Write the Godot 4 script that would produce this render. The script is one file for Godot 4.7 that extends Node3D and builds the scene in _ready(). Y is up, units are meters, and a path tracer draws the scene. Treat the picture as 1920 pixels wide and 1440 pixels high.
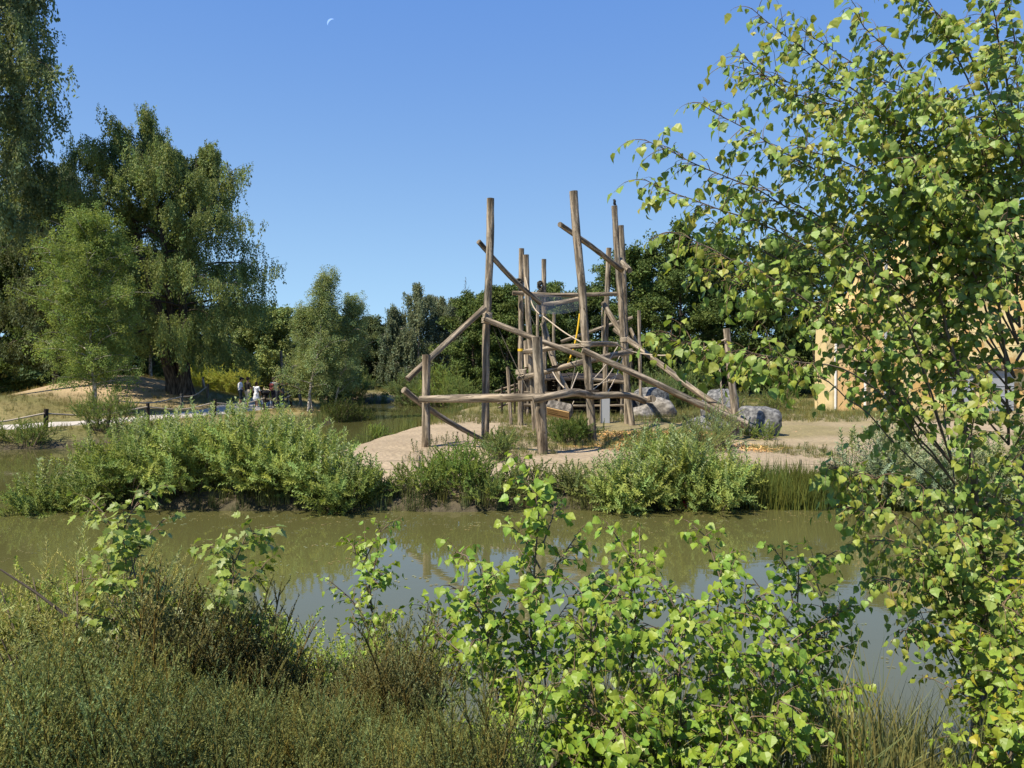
extends Node3D
# A zoo pond on a clear morning: climbing frame of logs on a sandy island, birches and willows round it.

var rng := RandomNumberGenerator.new()
var nz := FastNoiseLite.new()
var nf := FastNoiseLite.new()
var M := {}
var used := {}
var eye := Vector3(0, 3.1, 0)
var pitch := -1.2275
var pond := PackedVector2Array()
var leaf_tints: Array = []

class Buf:
	var v := PackedVector3Array()
	var n := PackedVector3Array()
	var u := PackedVector2Array()
	var c := PackedColorArray()
	var i := PackedInt32Array()
	func vert(p: Vector3, nn: Vector3, uv := Vector2.ZERO, col := Color.WHITE) -> int:
		v.append(p); n.append(nn); u.append(uv); c.append(col)
		return v.size() - 1
	func tri(a: int, b: int, d: int) -> void:
		i.append(a); i.append(b); i.append(d)
	func flat(a: Vector3, b: Vector3, d: Vector3, col := Color.WHITE) -> void:
		var nn := (d - a).cross(b - a).normalized()
		var k := vert(a, nn, Vector2(0, 0), col)
		vert(b, nn, Vector2(1, 0), col); vert(d, nn, Vector2(0.5, 1), col)
		tri(k, k + 1, k + 2)
	func quad(a: Vector3, b: Vector3, d: Vector3, e: Vector3, col := Color.WHITE, us := 1.0, vs := 1.0) -> void:
		var nn := (d - a).cross(b - a).normalized()
		var k := vert(a, nn, Vector2(0, 0), col)
		vert(b, nn, Vector2(us, 0), col); vert(d, nn, Vector2(us, vs), col); vert(e, nn, Vector2(0, vs), col)
		tri(k, k + 1, k + 2); tri(k, k + 2, k + 3)
	func smooth() -> void:
		for k in n.size():
			n[k] = Vector3.ZERO
		for k in range(0, i.size(), 3):
			var f := (v[i[k + 2]] - v[i[k]]).cross(v[i[k + 1]] - v[i[k]])
			n[i[k]] += f; n[i[k + 1]] += f; n[i[k + 2]] += f
		for k in n.size():
			n[k] = n[k].normalized()
	func mesh() -> ArrayMesh:
		var a := []
		a.resize(Mesh.ARRAY_MAX)
		a[Mesh.ARRAY_VERTEX] = v; a[Mesh.ARRAY_NORMAL] = n; a[Mesh.ARRAY_TEX_UV] = u; a[Mesh.ARRAY_COLOR] = c; a[Mesh.ARRAY_INDEX] = i
		var m := ArrayMesh.new()
		m.add_surface_from_arrays(Mesh.PRIMITIVE_TRIANGLES, a)
		return m

class Scatter:
	var b := PackedFloat32Array()
	func add(t: Transform3D, c: Color) -> void:
		var x := t.basis.x
		var y := t.basis.y
		var z := t.basis.z
		b.append_array(PackedFloat32Array([x.x, y.x, z.x, t.origin.x, x.y, y.y, z.y, t.origin.y, x.z, y.z, z.z, t.origin.z, c.r, c.g, c.b, 1.0]))
	func node(called: String, mesh: Mesh, mat: Material) -> MultiMeshInstance3D:
		var m := MultiMesh.new()
		m.transform_format = MultiMesh.TRANSFORM_3D
		m.use_colors = true
		m.mesh = mesh
		m.instance_count = b.size() / 16
		m.buffer = b
		var o := MultiMeshInstance3D.new()
		o.name = called
		o.multimesh = m
		o.material_override = mat
		return o

# ------------------------------------------------------------------ naming
func numbered(called: String) -> String:
	used[called] = used.get(called, -1) + 1
	return called if used[called] == 0 else "%s_%03d" % [called, used[called]]

func thing(called: String, label: String, category: String, at := Vector3.ZERO, group := "") -> Node3D:
	var o := Node3D.new()
	o.name = numbered(called)
	add_child(o, true)
	o.position = at
	return tag(o, label, category, group)

func tag(o: Node3D, label: String, category: String, group := "") -> Node3D:
	o.set_meta("label", label)
	o.set_meta("category", category)
	if group != "":
		o.set_meta("group", group)
	return o

func part(called: String, mesh: Mesh, mat: Material, parent: Node3D) -> MeshInstance3D:
	var o := MeshInstance3D.new()
	o.name = numbered(called) if parent == self else called
	o.mesh = mesh
	o.material_override = mat
	parent.add_child(o, true)
	return o

func struct(called: String, mesh: Mesh, mat: Material) -> MeshInstance3D:
	var o := part(called, mesh, mat, self)
	o.set_meta("kind", "structure")
	return o

func stuff(o: Node3D, parent: Node3D) -> Node3D:
	o.set_meta("kind", "stuff")
	if parent == self:
		o.name = numbered(o.name)
	parent.add_child(o, true)
	return o

func R(a: float, b: float) -> float:
	return rng.randf_range(a, b)

func rv() -> Vector3:
	return Vector3(R(-1, 1), R(-1, 1), R(-1, 1))

func vary(c: Color, k := 0.2, hue := 0.12) -> Color:
	var f := 1.0 + R(-k, k)
	var h := R(-hue, hue)
	return Color(c.r * f * (1.0 + h), c.g * f, c.b * f * (1.0 - h), 1.0)

# ------------------------------------------------------------------ shapes
func resample(p: Array, r: Array, step: float) -> Array:
	var op := PackedVector3Array()
	var orr := PackedFloat32Array()
	for k in p.size() - 1:
		var a: Vector3 = p[k]
		var b: Vector3 = p[k + 1]
		var a0: Vector3 = p[k - 1] if k > 0 else a * 2.0 - b
		var b1: Vector3 = p[k + 2] if k + 2 < p.size() else b * 2.0 - a
		var m: int = maxi(1, int(a.distance_to(b) / step))
		for j in m:
			var t := float(j) / m
			op.append(a.cubic_interpolate(b, a0, b1, t))
			orr.append(lerpf(r[k], r[k + 1], t))
	op.append(p[-1]); orr.append(r[-1])
	return [op, orr]

func tube(b: Buf, p: PackedVector3Array, r: PackedFloat32Array, sides: int, col := Color.WHITE, lump := 0.0, vs := 0.6, caps := true, ends := 1.0) -> void:
	var n := p.size()
	var t := (p[1] - p[0]).normalized()
	var x := t.cross(Vector3.UP if absf(t.y) < 0.9 else Vector3.RIGHT).normalized()
	var first := b.v.size()
	var along := 0.0
	for k in n:
		var d := (p[mini(k + 1, n - 1)] - p[maxi(k - 1, 0)]).normalized()
		x = (x - d * x.dot(d)).normalized()
		var y := d.cross(x)
		if k > 0:
			along += p[k].distance_to(p[k - 1])
		for s in sides + 1:
			var a := TAU * (s % sides) / sides
			var dir := x * cos(a) + y * sin(a)
			var rr := r[k]
			if lump > 0.0:
				var q := (p[k] + dir * rr) * 2.6
				rr *= 1.0 + lump * (nz.get_noise_3dv(q * 14.0) + 0.9 * nz.get_noise_3dv(q * 40.0))
			var cc := col
			if lump > 0.0:
				var tone := 1.0 + 0.75 * nz.get_noise_3dv(p[k] * 38.0 + dir * 14.0)
				var warm := 0.12 * nz.get_noise_3dv(p[k] * 21.0 + Vector3(77, 0, 0))
				cc = Color(col.r * tone * (1.0 + warm), col.g * tone, col.b * tone * (1.0 - warm))
			b.vert(p[k] + dir * rr, dir, Vector2(float(s) / sides, along * vs), cc)
	for k in n - 1:
		for s in sides:
			var q := first + k * (sides + 1) + s
			b.tri(q, q + sides + 1, q + 1)
			b.tri(q + 1, q + sides + 1, q + sides + 2)
	if caps:
		for e in 2:
			var k := 0 if e == 0 else n - 1
			var d := (p[0] - p[1]).normalized() if e == 0 else (p[n - 1] - p[n - 2]).normalized()
			var ring := first + k * (sides + 1)
			var cc := Color(col.r * ends, col.g * ends, col.b * ends)
			var mid := b.vert(p[k] + d * r[k] * 0.06, d, Vector2(0.5, 0.5), cc)
			var f := b.v.size()
			for s in sides + 1:
				var a := TAU * s / sides
				b.vert(b.v[ring + s], d, Vector2(0.5 + 0.15 * cos(a), 0.5 + 0.04 * sin(a)), cc)
			for s in sides:
				if e == 0:
					b.tri(mid, f + s, f + s + 1)
				else:
					b.tri(mid, f + s + 1, f + s)

func box(b: Buf, c: Vector3, s: Vector3, basis := Basis.IDENTITY, bevel := 0.0, col := Color.WHITE) -> void:
	var h := s * 0.5
	for ax in 3:
		for sg in [-1.0, 1.0]:
			var nn := Vector3.ZERO
			nn[ax] = sg
			var u := Vector3.ZERO
			u[(ax + 1) % 3] = 1.0
			var w := nn.cross(u)
			var e := (absf(u.dot(h)) - bevel)
			var f := (absf(w.dot(h)) - bevel)
			var o: Vector3 = nn * h[ax]
			b.quad(c + basis * (o - u * e + w * f), c + basis * (o + u * e + w * f), c + basis * (o + u * e - w * f), c + basis * (o - u * e - w * f), col, s[(ax + 1) % 3], maxf(absf(w.dot(s)), 0.1))
	if bevel > 0.0:
		for ax in 3:
			for p in [-1.0, 1.0]:
				for q in [-1.0, 1.0]:
					var d := Vector3.ZERO
					d[ax] = h[ax] - bevel
					var e1 := Vector3.ZERO
					e1[(ax + 1) % 3] = p
					var e2 := Vector3.ZERO
					e2[(ax + 2) % 3] = q
					var a1: Vector3 = e1 * h[(ax + 1) % 3] + e2 * (h[(ax + 2) % 3] - bevel)
					var a2: Vector3 = e1 * (h[(ax + 1) % 3] - bevel) + e2 * h[(ax + 2) % 3]
					var A := c + basis * (a1 - d)
					var B := c + basis * (a1 + d)
					var C := c + basis * (a2 + d)
					var D := c + basis * (a2 - d)
					if (C - A).cross(B - A).dot(basis * (e1 + e2)) > 0.0:
						b.quad(A, B, C, D, col)
					else:
						b.quad(D, C, B, A, col)

func boxmesh(s: Vector3, bevel := 0.0) -> ArrayMesh:
	var b := Buf.new()
	box(b, Vector3.ZERO, s, Basis.IDENTITY, bevel)
	return b.mesh()

# a stone: a ball cut by planes, roughened
func stone(size: Vector3, sd: int, cuts := 12, rough := 0.08, faces := []) -> ArrayMesh:
	var g := RandomNumberGenerator.new()
	g.seed = sd
	var pl: Array = faces.duplicate()
	for k in cuts:
		var d := Vector3(g.randf_range(-1, 1), g.randf_range(-1, 1), g.randf_range(-1, 1)).normalized()
		pl.append([d, g.randf_range(0.62, 0.9)])
	var b := Buf.new()
	var nu := 36
	var nv := 22
	for j in nv + 1:
		for k in nu + 1:
			var th := PI * j / nv
			var ph := TAU * (k % nu) / nu
			var d := Vector3(sin(th) * cos(ph), cos(th), sin(th) * sin(ph))
			var r := 1.0
			for q in pl:
				var c: float = d.dot(q[0])
				if c > 0.05:
					r = minf(r, q[1] / c)
			r *= 1.0 + rough * nz.get_noise_3dv(d * 60.0 + Vector3(sd, 0, 0)) + 0.4 * rough * nz.get_noise_3dv(d * 220.0)
			b.vert(d * r * size, d, Vector2(float(k) / nu * 3.0, float(j) / nv * 2.0))
	for j in nv:
		for k in nu:
			var q := j * (nu + 1) + k
			b.tri(q, q + nu + 1, q + 1)
			b.tri(q + 1, q + nu + 1, q + nu + 2)
	b.smooth()
	return b.mesh()

# ------------------------------------------------------------------ materials
func grain_image(w: int, h: int, sd: int, freq: float, dark: Color, light: Color, crack: float, squash := 1.0) -> Array:
	var f := FastNoiseLite.new()
	f.seed = sd
	f.frequency = freq
	f.fractal_octaves = 5
	var a := f.get_seamless_image(w, h)
	f.seed = sd + 9
	f.frequency = freq * 1.7
	f.fractal_type = FastNoiseLite.FRACTAL_RIDGED
	var c := f.get_seamless_image(w, h)
	var im := Image.create(w, h, false, Image.FORMAT_RGB8)
	var hi := Image.create(w, h, false, Image.FORMAT_RGB8)
	for y in h:
		for x in w:
			var t := a.get_pixel(x, y).r
			var k := clampf((c.get_pixel(x, y).r - 0.80) / 0.14, 0.0, 1.0) * crack
			t = clampf((t - 0.5) * squash + 0.5, 0.0, 1.0)
			var col := dark.lerp(light, t)
			col = col.lerp(Color(col.r * 0.3, col.g * 0.28, col.b * 0.26), k)
			im.set_pixel(x, y, col)
			var e := clampf(t * 0.6 + 0.4 - k * 0.8, 0.0, 1.0)
			hi.set_pixel(x, y, Color(e, e, e))
	var nm: Image = hi.duplicate()
	nm.bump_map_to_normal_map(3.0)
	return [ImageTexture.create_from_image(im), ImageTexture.create_from_image(nm)]

func mat(called: String, col: Color, rough := 0.9, spec := 0.3) -> StandardMaterial3D:
	var m := StandardMaterial3D.new()
	m.resource_name = called
	m.albedo_color = col.linear_to_srgb()
	m.roughness = rough
	m.metallic_specular = spec
	m.vertex_color_use_as_albedo = true
	M[called] = m
	return m

func textured(called: String, pair: Array, scale: Vector3, rough := 0.9, bump := 1.0, triplanar := false) -> StandardMaterial3D:
	var m := mat(called, Color.WHITE, rough)
	m.albedo_texture = pair[0]
	m.normal_enabled = true
	m.normal_texture = pair[1]
	m.normal_scale = bump
	m.uv1_scale = scale
	m.uv1_triplanar = triplanar
	return m

func S(r: float, g: float, b: float) -> Color:   # a real-world base colour, as the sRGB that a picture holds
	return Color(r, g, b).linear_to_srgb()

func leafy(called: String, rough := 0.5, through := 0.6, spec := 0.5, tint := Color.WHITE) -> StandardMaterial3D:
	var m := mat(called, tint, rough, spec)
	m.backlight_enabled = true
	m.backlight = Color(through, through, through * 0.55).linear_to_srgb()
	m.cull_mode = BaseMaterial3D.CULL_DISABLED
	return m

func materials() -> void:
	textured("log", grain_image(256, 256, 3, 0.016, S(0.09, 0.074, 0.054), S(0.38, 0.315, 0.235), 1.0, 1.9), Vector3(1.0, 0.20, 1), 0.9, 2.0)
	textured("log_grey", grain_image(256, 256, 8, 0.016, S(0.06, 0.055, 0.048), S(0.22, 0.20, 0.175), 1.0, 1.8), Vector3(1.0, 0.6, 1), 0.9, 1.4)
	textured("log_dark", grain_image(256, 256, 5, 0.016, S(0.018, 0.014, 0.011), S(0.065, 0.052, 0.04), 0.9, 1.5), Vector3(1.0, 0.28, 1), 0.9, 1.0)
	textured("bark", grain_image(256, 256, 11, 0.022, S(0.035, 0.028, 0.022), S(0.16, 0.13, 0.10), 1.0, 1.6), Vector3(3, 0.5, 1), 0.95, 1.5)
	textured("birch_bark", grain_image(256, 256, 17, 0.02, S(0.20, 0.17, 0.14), S(0.62, 0.58, 0.52), 1.0, 1.8), Vector3(0.6, 2.2, 1), 0.85, 0.8)
	textured("rock", grain_image(512, 512, 23, 0.012, S(0.07, 0.072, 0.075), S(0.23, 0.23, 0.225), 0.6, 1.8), Vector3(1, 1, 1), 0.9, 1.2)
	textured("pale_rock", grain_image(256, 256, 29, 0.015, S(0.14, 0.13, 0.115), S(0.31, 0.29, 0.26), 0.6, 1.7), Vector3(1, 1, 1), 0.9, 1.0)
	var g := textured("soil", grain_image(512, 512, 31, 0.02, S(0.80, 0.80, 0.80), S(1, 1, 1), 0.30, 1.7), Vector3(0.45, 0.45, 1), 0.95, 2.6)
	var dt := grain_image(512, 512, 37, 0.03, S(0.80, 0.80, 0.80), S(1, 1, 1), 0.25, 1.9)
	g.detail_enabled = true
	g.detail_albedo = dt[0]
	g.detail_blend_mode = BaseMaterial3D.BLEND_MODE_MUL
	g.detail_uv_layer = BaseMaterial3D.DETAIL_UV_1
	textured("gravel", [dt[0], dt[1]], Vector3(1.4, 1.4, 1), 0.95, 0.6).albedo_color = S(0.52, 0.48, 0.43)
	mat("twig", Color(0.17, 0.135, 0.10), 0.8)
	mat("rope", Color(0.40, 0.34, 0.26), 0.95)
	mat("rope_dark", Color(0.09, 0.08, 0.06), 0.95)
	mat("yellow", Color(0.66, 0.42, 0.03), 0.6)
	mat("painted", Color(1, 1, 1), 0.8)
	mat("white_paint", Color(0.75, 0.74, 0.70), 0.5)
	mat("grey_metal", Color(0.30, 0.32, 0.35), 0.5)
	mat("skin", Color(1, 1, 1), 0.75)
	mat("black", Color(0.012, 0.012, 0.013), 0.6)
	leafy("leaf", 0.6, 0.8, 0.35)
	leafy("near_leaf", 0.48, 0.75, 0.5)
	leafy("dull_leaf", 0.7, 0.6, 0.3)
	leafy("blade", 0.6, 0.7, 0.3)
	var w := mat("water", Color(0.088, 0.087, 0.030), 0.03, 0.65)
	var wn := FastNoiseLite.new()
	wn.seed = 4
	wn.frequency = 0.012
	wn.fractal_octaves = 4
	var wt := wn.get_seamless_image(512, 512)
	wt.convert(Image.FORMAT_RGB8)
	wt.bump_map_to_normal_map(2.0)
	w.normal_enabled = true
	w.normal_texture = ImageTexture.create_from_image(wt)
	w.normal_scale = 0.065
	w.uv1_scale = Vector3(0.22, 0.5, 1)

# ------------------------------------------------------------------ ground
func shore(x: float, d: float) -> float:   # metres from the water's edge, positive on land
	var p := Vector2(x, d)
	if d > 74.0 or d < 3.0:
		return maxf(3.0 - d, 0.0) + 3.0 if d < 3.0 else d - 69.0
	var best := 1e9
	for k in pond.size():
		var q := Geometry2D.get_closest_point_to_segment(p, pond[k], pond[(k + 1) % pond.size()])
		best = minf(best, p.distance_squared_to(q))
	best = sqrt(best) + 0.22 * nf.get_noise_2d(x * 9.0, d * 9.0)
	return -best if Geometry2D.is_point_in_polygon(p, pond) else best

func hill(x: float, d: float, cx: float, cd: float, sx: float, sz: float) -> float:
	return exp(-pow((x - cx) / sx, 2.0) - pow((d - cd) / sz, 2.0))

func height_for(x: float, d: float, s: float) -> float:
	if s <= 0.0:
		return maxf(s * 0.5, -0.9)
	if d < 11.0:
		return 1.5 * smoothstep(0.0, 3.7, s) + 0.06 * nf.get_noise_2d(x * 20.0, d * 20.0) * minf(s, 1.0)
	var h := 0.6 * (1.0 - exp(-s / 0.8))
	h += 0.10 * nf.get_noise_2d(x * 3.0, d * 3.0) * minf(s * 0.5, 1.0) + 0.035 * nf.get_noise_2d(x * 25.0, d * 25.0) * minf(s, 1.0)
	h += 2.0 * hill(x, d, -26.2, 49.5, 6.0, 7.0) + 0.9 * hill(x, d, -27.5, 38.0, 4.5, 4.0) + 0.5 * hill(x, d, 6.2, 27.5, 2.0, 2.0) * 0.3
	h += 1.6 * hill(x, d, -21.5, 86.0, 4.0, 4.0)
	return h + 0.5 * smoothstep(60.0, 120.0, d)

func G(x: float, z: float) -> float:
	return height_for(x, -z, shore(x, -z))

func ground_color(x: float, d: float, s: float) -> Color:
	var n1 := nf.get_noise_2d(x * 6.0 + 50.0, d * 6.0)
	var n2 := nf.get_noise_2d(x * 40.0, d * 40.0 + 90.0)
	var sand := Color(0.42, 0.335, 0.228) * (1.0 + 0.16 * n2 + 0.16 * n1)
	var grass := Color(0.12, 0.13, 0.045) * (1.0 + 0.3 * n2)
	var dry := Color(0.33, 0.265, 0.12) * (1.0 + 0.2 * n2)
	var mud := Color(0.10, 0.085, 0.055)
	if s < 0.0:
		return Color(0.07, 0.065, 0.035)
	if d < 11.0:
		return Color(0.085, 0.07, 0.05) * (1.0 + 0.3 * n2)
	var c := sand
	if x < -10.0 - 0.0 * d and d > 23.0 and d < 66.0 or x < -17.0:   # the left bank
		c = grass.lerp(dry, clampf(0.45 + n1, 0.0, 1.0))
		var m := hill(x, d, -25.5, 47.0, 7.0, 6.5)
		c = c.lerp(Color(0.47, 0.355, 0.215) * (1.0 + 0.2 * n2), clampf((m + 0.35 * n1 - 0.22) * 2.2, 0.0, 1.0) * (1.0 if x > -33.0 else 0.0))
	elif d > 36.0:
		var k := smoothstep(36.0, 44.0, d + 4.0 * n1)
		if x < -3.0:
			k *= smoothstep(67.0, 80.0, d) + 0.35
		c = sand.lerp(grass.lerp(dry, 0.45), clampf(k, 0.0, 1.0))
	else:
		var k2 := clampf((n1 + 0.10 + 0.35 * hill(x, d, 4.0, 31.0, 5.0, 6.0)) * 2.6, 0.0, 0.75) * smoothstep(0.5, 2.5, x)
		c = sand.lerp(grass.lerp(dry, 0.5), k2)
		var chips := maxf(hill(x, d, 4.6, 27.6, 2.0, 1.6), hill(x, d, 6.6, 27.0, 1.4, 1.2))
		chips = maxf(chips, 0.9 * hill(x, d, 2.4, 24.0, 1.3, 0.9))
		c = c.lerp(Color(0.54, 0.33, 0.12) * (1.0 + 0.25 * n2), clampf((chips + 0.5 * n1 - 0.35) * 3.0, 0.0, 0.9))
	c = c.lerp(mud, 1.0 - smoothstep(0.2, 1.3 if d < 22.0 else 0.6, s))
	return c

func steps(list: Array) -> PackedFloat32Array:
	var o := PackedFloat32Array()
	for k in range(0, list.size() - 2, 2):
		var a: float = list[k]
		var st: float = list[k + 1]
		var b: float = list[k + 2]
		var m := maxi(1, roundi((b - a) / st))
		for j in m:
			o.append(lerpf(a, b, float(j) / m))
	o.append(list[-1])
	return o

func terrain() -> void:
	pond = PackedVector2Array([Vector2(-80, 6.2), Vector2(-20, 6.4), Vector2(-6, 6.2), Vector2(0, 6.0), Vector2(3, 5.8), Vector2(10, 5.4), Vector2(80, 5.0), Vector2(80, 17), Vector2(30, 17), Vector2(20, 16.8), Vector2(12, 16.7), Vector2(8, 16.4), Vector2(5, 16.5), Vector2(2, 16.2), Vector2(0.5, 16.5), Vector2(-1, 16.0), Vector2(-3, 16.2), Vector2(-6, 16.1), Vector2(-9, 16.6), Vector2(-10.1, 17.4), Vector2(-9.3, 18.8), Vector2(-7.6, 20.5), Vector2(-6.4, 24), Vector2(-5.8, 29), Vector2(-5, 35), Vector2(-4.1, 43.6), Vector2(-3.8, 52), Vector2(-5, 59), Vector2(-9, 65), Vector2(-14, 68), Vector2(-16.5, 66), Vector2(-14, 57), Vector2(-11.4, 48), Vector2(-10.2, 43), Vector2(-10.2, 38), Vector2(-12, 33), Vector2(-16, 29.5), Vector2(-22, 27), Vector2(-40, 25), Vector2(-80, 24)])
	var xs := steps([-700, 80, -60, 2.0, -34, 0.45, -12, 0.28, 12, 0.4, 24, 2.0, 60, 80, 700])
	var zs := steps([-60, 10, 0, 0.4, 2.4, 0.2, 7, 0.5, 15, 0.22, 30, 0.4, 70, 1.5, 100, 40, 900])
	var b := Buf.new()
	var nx := xs.size()
	for d in zs:
		for x in xs:
			var s := shore(x, d)
			b.vert(Vector3(x, height_for(x, d, s), -d), Vector3.UP, Vector2(x, d), ground_color(x, d, s))
	for j in zs.size() - 1:
		for k in nx - 1:
			var q := j * nx + k
			b.tri(q, q + nx, q + 1)
			b.tri(q + 1, q + nx, q + nx + 1)
	b.smooth()
	struct("ground", b.mesh(), M.soil)
	var w := Buf.new()
	w.quad(Vector3(-95, 0, -2.6), Vector3(-95, 0, -76), Vector3(95, 0, -76), Vector3(95, 0, -2.6))
	w.u = PackedVector2Array([Vector2(-95, 2.6), Vector2(-95, 76), Vector2(95, 76), Vector2(95, 2.6)])
	struct("water", w.mesh(), M.water)

func path() -> void:
	var r := resample([Vector3(-32, 0, -24), Vector3(-25, 0, -28.5), Vector3(-20.9, 0, -31.8), Vector3(-18.5, 0, -36), Vector3(-16.9, 0, -41), Vector3(-16.2, 0, -45.5), Vector3(-17, 0, -51), Vector3(-19.8, 0, -57), Vector3(-23, 0, -63), Vector3(-26, 0, -70)], [1.2, 1.2, 1.2, 1.3, 1.5, 1.9, 1.4, 1.2, 1.2, 1.2], 0.6)
	var p: PackedVector3Array = r[0]
	var b := Buf.new()
	for k in p.size():
		var d := (p[mini(k + 1, p.size() - 1)] - p[maxi(k - 1, 0)]).normalized()
		var side := Vector3(-d.z, 0, d.x)
		for j in 7:
			var o := (j - 3) / 3.0
			var q: Vector3 = p[k] + side * o * (r[1][k] + 0.15 * nf.get_noise_2d(k * 12.0, o * 60.0))
			q.y = G(q.x, q.z) + (0.05 if absf(o) < 0.9 else -0.03)
			b.vert(q, Vector3.UP, Vector2(q.x, q.z), Color.WHITE)
	for k in p.size() - 1:
		for j in 6:
			var q := k * 7 + j
			b.tri(q, q + 7, q + 1)
			b.tri(q + 1, q + 7, q + 8)
	b.smooth()
	if b.n[10].y < 0.0:
		for k in b.n.size():
			b.n[k] = -b.n[k]
	struct("path", b.mesh(), M.gravel)

# ------------------------------------------------------------------ foliage shapes
func leaf_quad(b: Buf, at: Vector3, along: Vector3, face: Vector3, l: float, w: float, fold := 0.25) -> void:
	var a := along.normalized()
	var s := a.cross(face).normalized()
	var f := s.cross(a).normalized()
	var tip := at + a * l
	var m1 := at + a * l * 0.42 + s * w * 0.5 + f * w * fold
	var m2 := at + a * l * 0.42 - s * w * 0.5 + f * w * fold
	b.flat(at, tip, m1)
	b.flat(at, m2, tip)

func strand(n: int, l: float, w: float) -> ArrayMesh:    # a hanging birch twig, one unit long
	var b := Buf.new()
	var sway := Vector3(R(-0.2, 0.2), 0, R(-0.2, 0.2))
	for k in n:
		var t := (k + R(0, 1)) / n
		var p := Vector3(0, -t, 0) + sway * t * t + Vector3(R(-1, 1), R(-0.5, 0.5), R(-1, 1)) * 0.10
		leaf_quad(b, p, Vector3(R(-0.8, 0.8), -1, R(-0.8, 0.8)), Vector3(R(-1, 1), R(0.0, 0.8), R(-1, 1)), l * R(0.7, 1.2), w * R(0.7, 1.2))
	return b.mesh()

func clump(n: int, l: float, w: float, flat := 0.6) -> ArrayMesh:    # a ball of leaves, one unit across
	var b := Buf.new()
	for k in n:
		var p := rv().normalized() * pow(R(0, 1), 0.5) * 0.5
		p.y *= flat
		leaf_quad(b, p, Vector3(R(-1, 1), R(-1.0, 0.4), R(-1, 1)), Vector3(p.x * 1.2 + R(-0.7, 0.7), R(0.1, 1.0), p.z * 1.2 + R(-0.7, 0.7)), l * R(0.7, 1.3), w * R(0.7, 1.3))
	return b.mesh()

func shoot(n: int, l: float, w: float, stem := 0.008, splay := 0.9) -> ArrayMesh:    # an upright leafy shoot, one unit tall
	var b := Buf.new()
	var bend := Vector3(R(-0.22, 0.22), 0, R(-0.22, 0.22))
	var q := PackedVector3Array()
	for k in 5:
		var t := k / 4.0
		q.append(Vector3(0, t, 0) + bend * t * t)
	tube(b, q, PackedFloat32Array([stem, stem * 0.9, stem * 0.7, stem * 0.5, stem * 0.2]), 3, Color(0.75, 0.65, 0.5), 0.0, 1.0, false)
	for k in n:
		var t := 0.12 + 0.88 * (k + R(0, 1)) / n
		var a := k * 2.4 + R(-0.4, 0.4)
		var side := Vector3(cos(a), 0, sin(a))
		leaf_quad(b, Vector3(0, t, 0) + bend * t * t, side * splay + Vector3(0, lerpf(0.45, 1.3, t), 0), Vector3(-side.x * 0.5, 1, -side.z * 0.5) + rv() * 0.4, l * R(0.7, 1.15) * (1.0 - 0.35 * t), w * R(0.8, 1.15), 0.3)
	return b.mesh()

func tuft(n: int, spread: float, w: float, lean := 0.35) -> ArrayMesh:    # grass, one unit tall
	var b := Buf.new()
	for k in n:
		var p := Vector3(R(-1, 1), 0, R(-1, 1)) * spread
		var h := R(0.55, 1.0)
		var o := Vector3(R(-1, 1), 0, R(-1, 1)) * lean
		var a := R(0, TAU)
		var s := Vector3(cos(a), 0, sin(a)) * w
		var m := p + Vector3(0, h * 0.55, 0) + o * 0.35
		var e := p + Vector3(0, h, 0) + o
		b.flat(p - s, m - s * 0.8, p + s)
		b.flat(p + s, m - s * 0.8, m + s * 0.8)
		b.flat(m - s * 0.8, e, m + s * 0.8)
	return b.mesh()

func heather(branches: int) -> ArrayMesh:    # a twiggy heather stem, one unit tall
	var b := Buf.new()
	var bend := Vector3(R(-0.25, 0.25), 0, R(-0.25, 0.25))
	var q := PackedVector3Array()
	for k in 5:
		var t := k / 4.0
		q.append(Vector3(0, t * 0.9, 0) + bend * t * t)
	tube(b, q, PackedFloat32Array([0.009, 0.008, 0.007, 0.005, 0.003]), 3, Color(0.62, 0.48, 0.40), 0.0, 1.0, false)
	for k in branches:
		var t := 0.25 + 0.75 * (k + R(0, 1)) / branches
		var a := k * 2.4 + R(-0.5, 0.5)
		var side := Vector3(cos(a), R(1.0, 2.2), sin(a)).normalized()
		var o := Vector3(0, t * 0.9, 0) + bend * t * t
		var l := R(0.14, 0.28) * (1.15 - 0.5 * t)
		b.flat(o - Vector3(0.004, 0, 0), o + side * l, o + Vector3(0.004, 0, 0), Color(0.8, 0.66, 0.5))
		var m := 20
		var flowering := R(0, 1) < 0.3
		for j in m:
			var p := o + side * l * (0.15 + 0.9 * j / m)
			var d := (rv() + side * 1.1).normalized()
			var col := Color(1, 1, 1) if not flowering or j < 12 else Color(1.7, 1.1, 1.15)
			var s := R(0.010, 0.019)
			var w := d.cross(rv()).normalized() * s * 0.3
			b.flat(p - w, p + d * s, p + w, col)
	return b.mesh()

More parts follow.
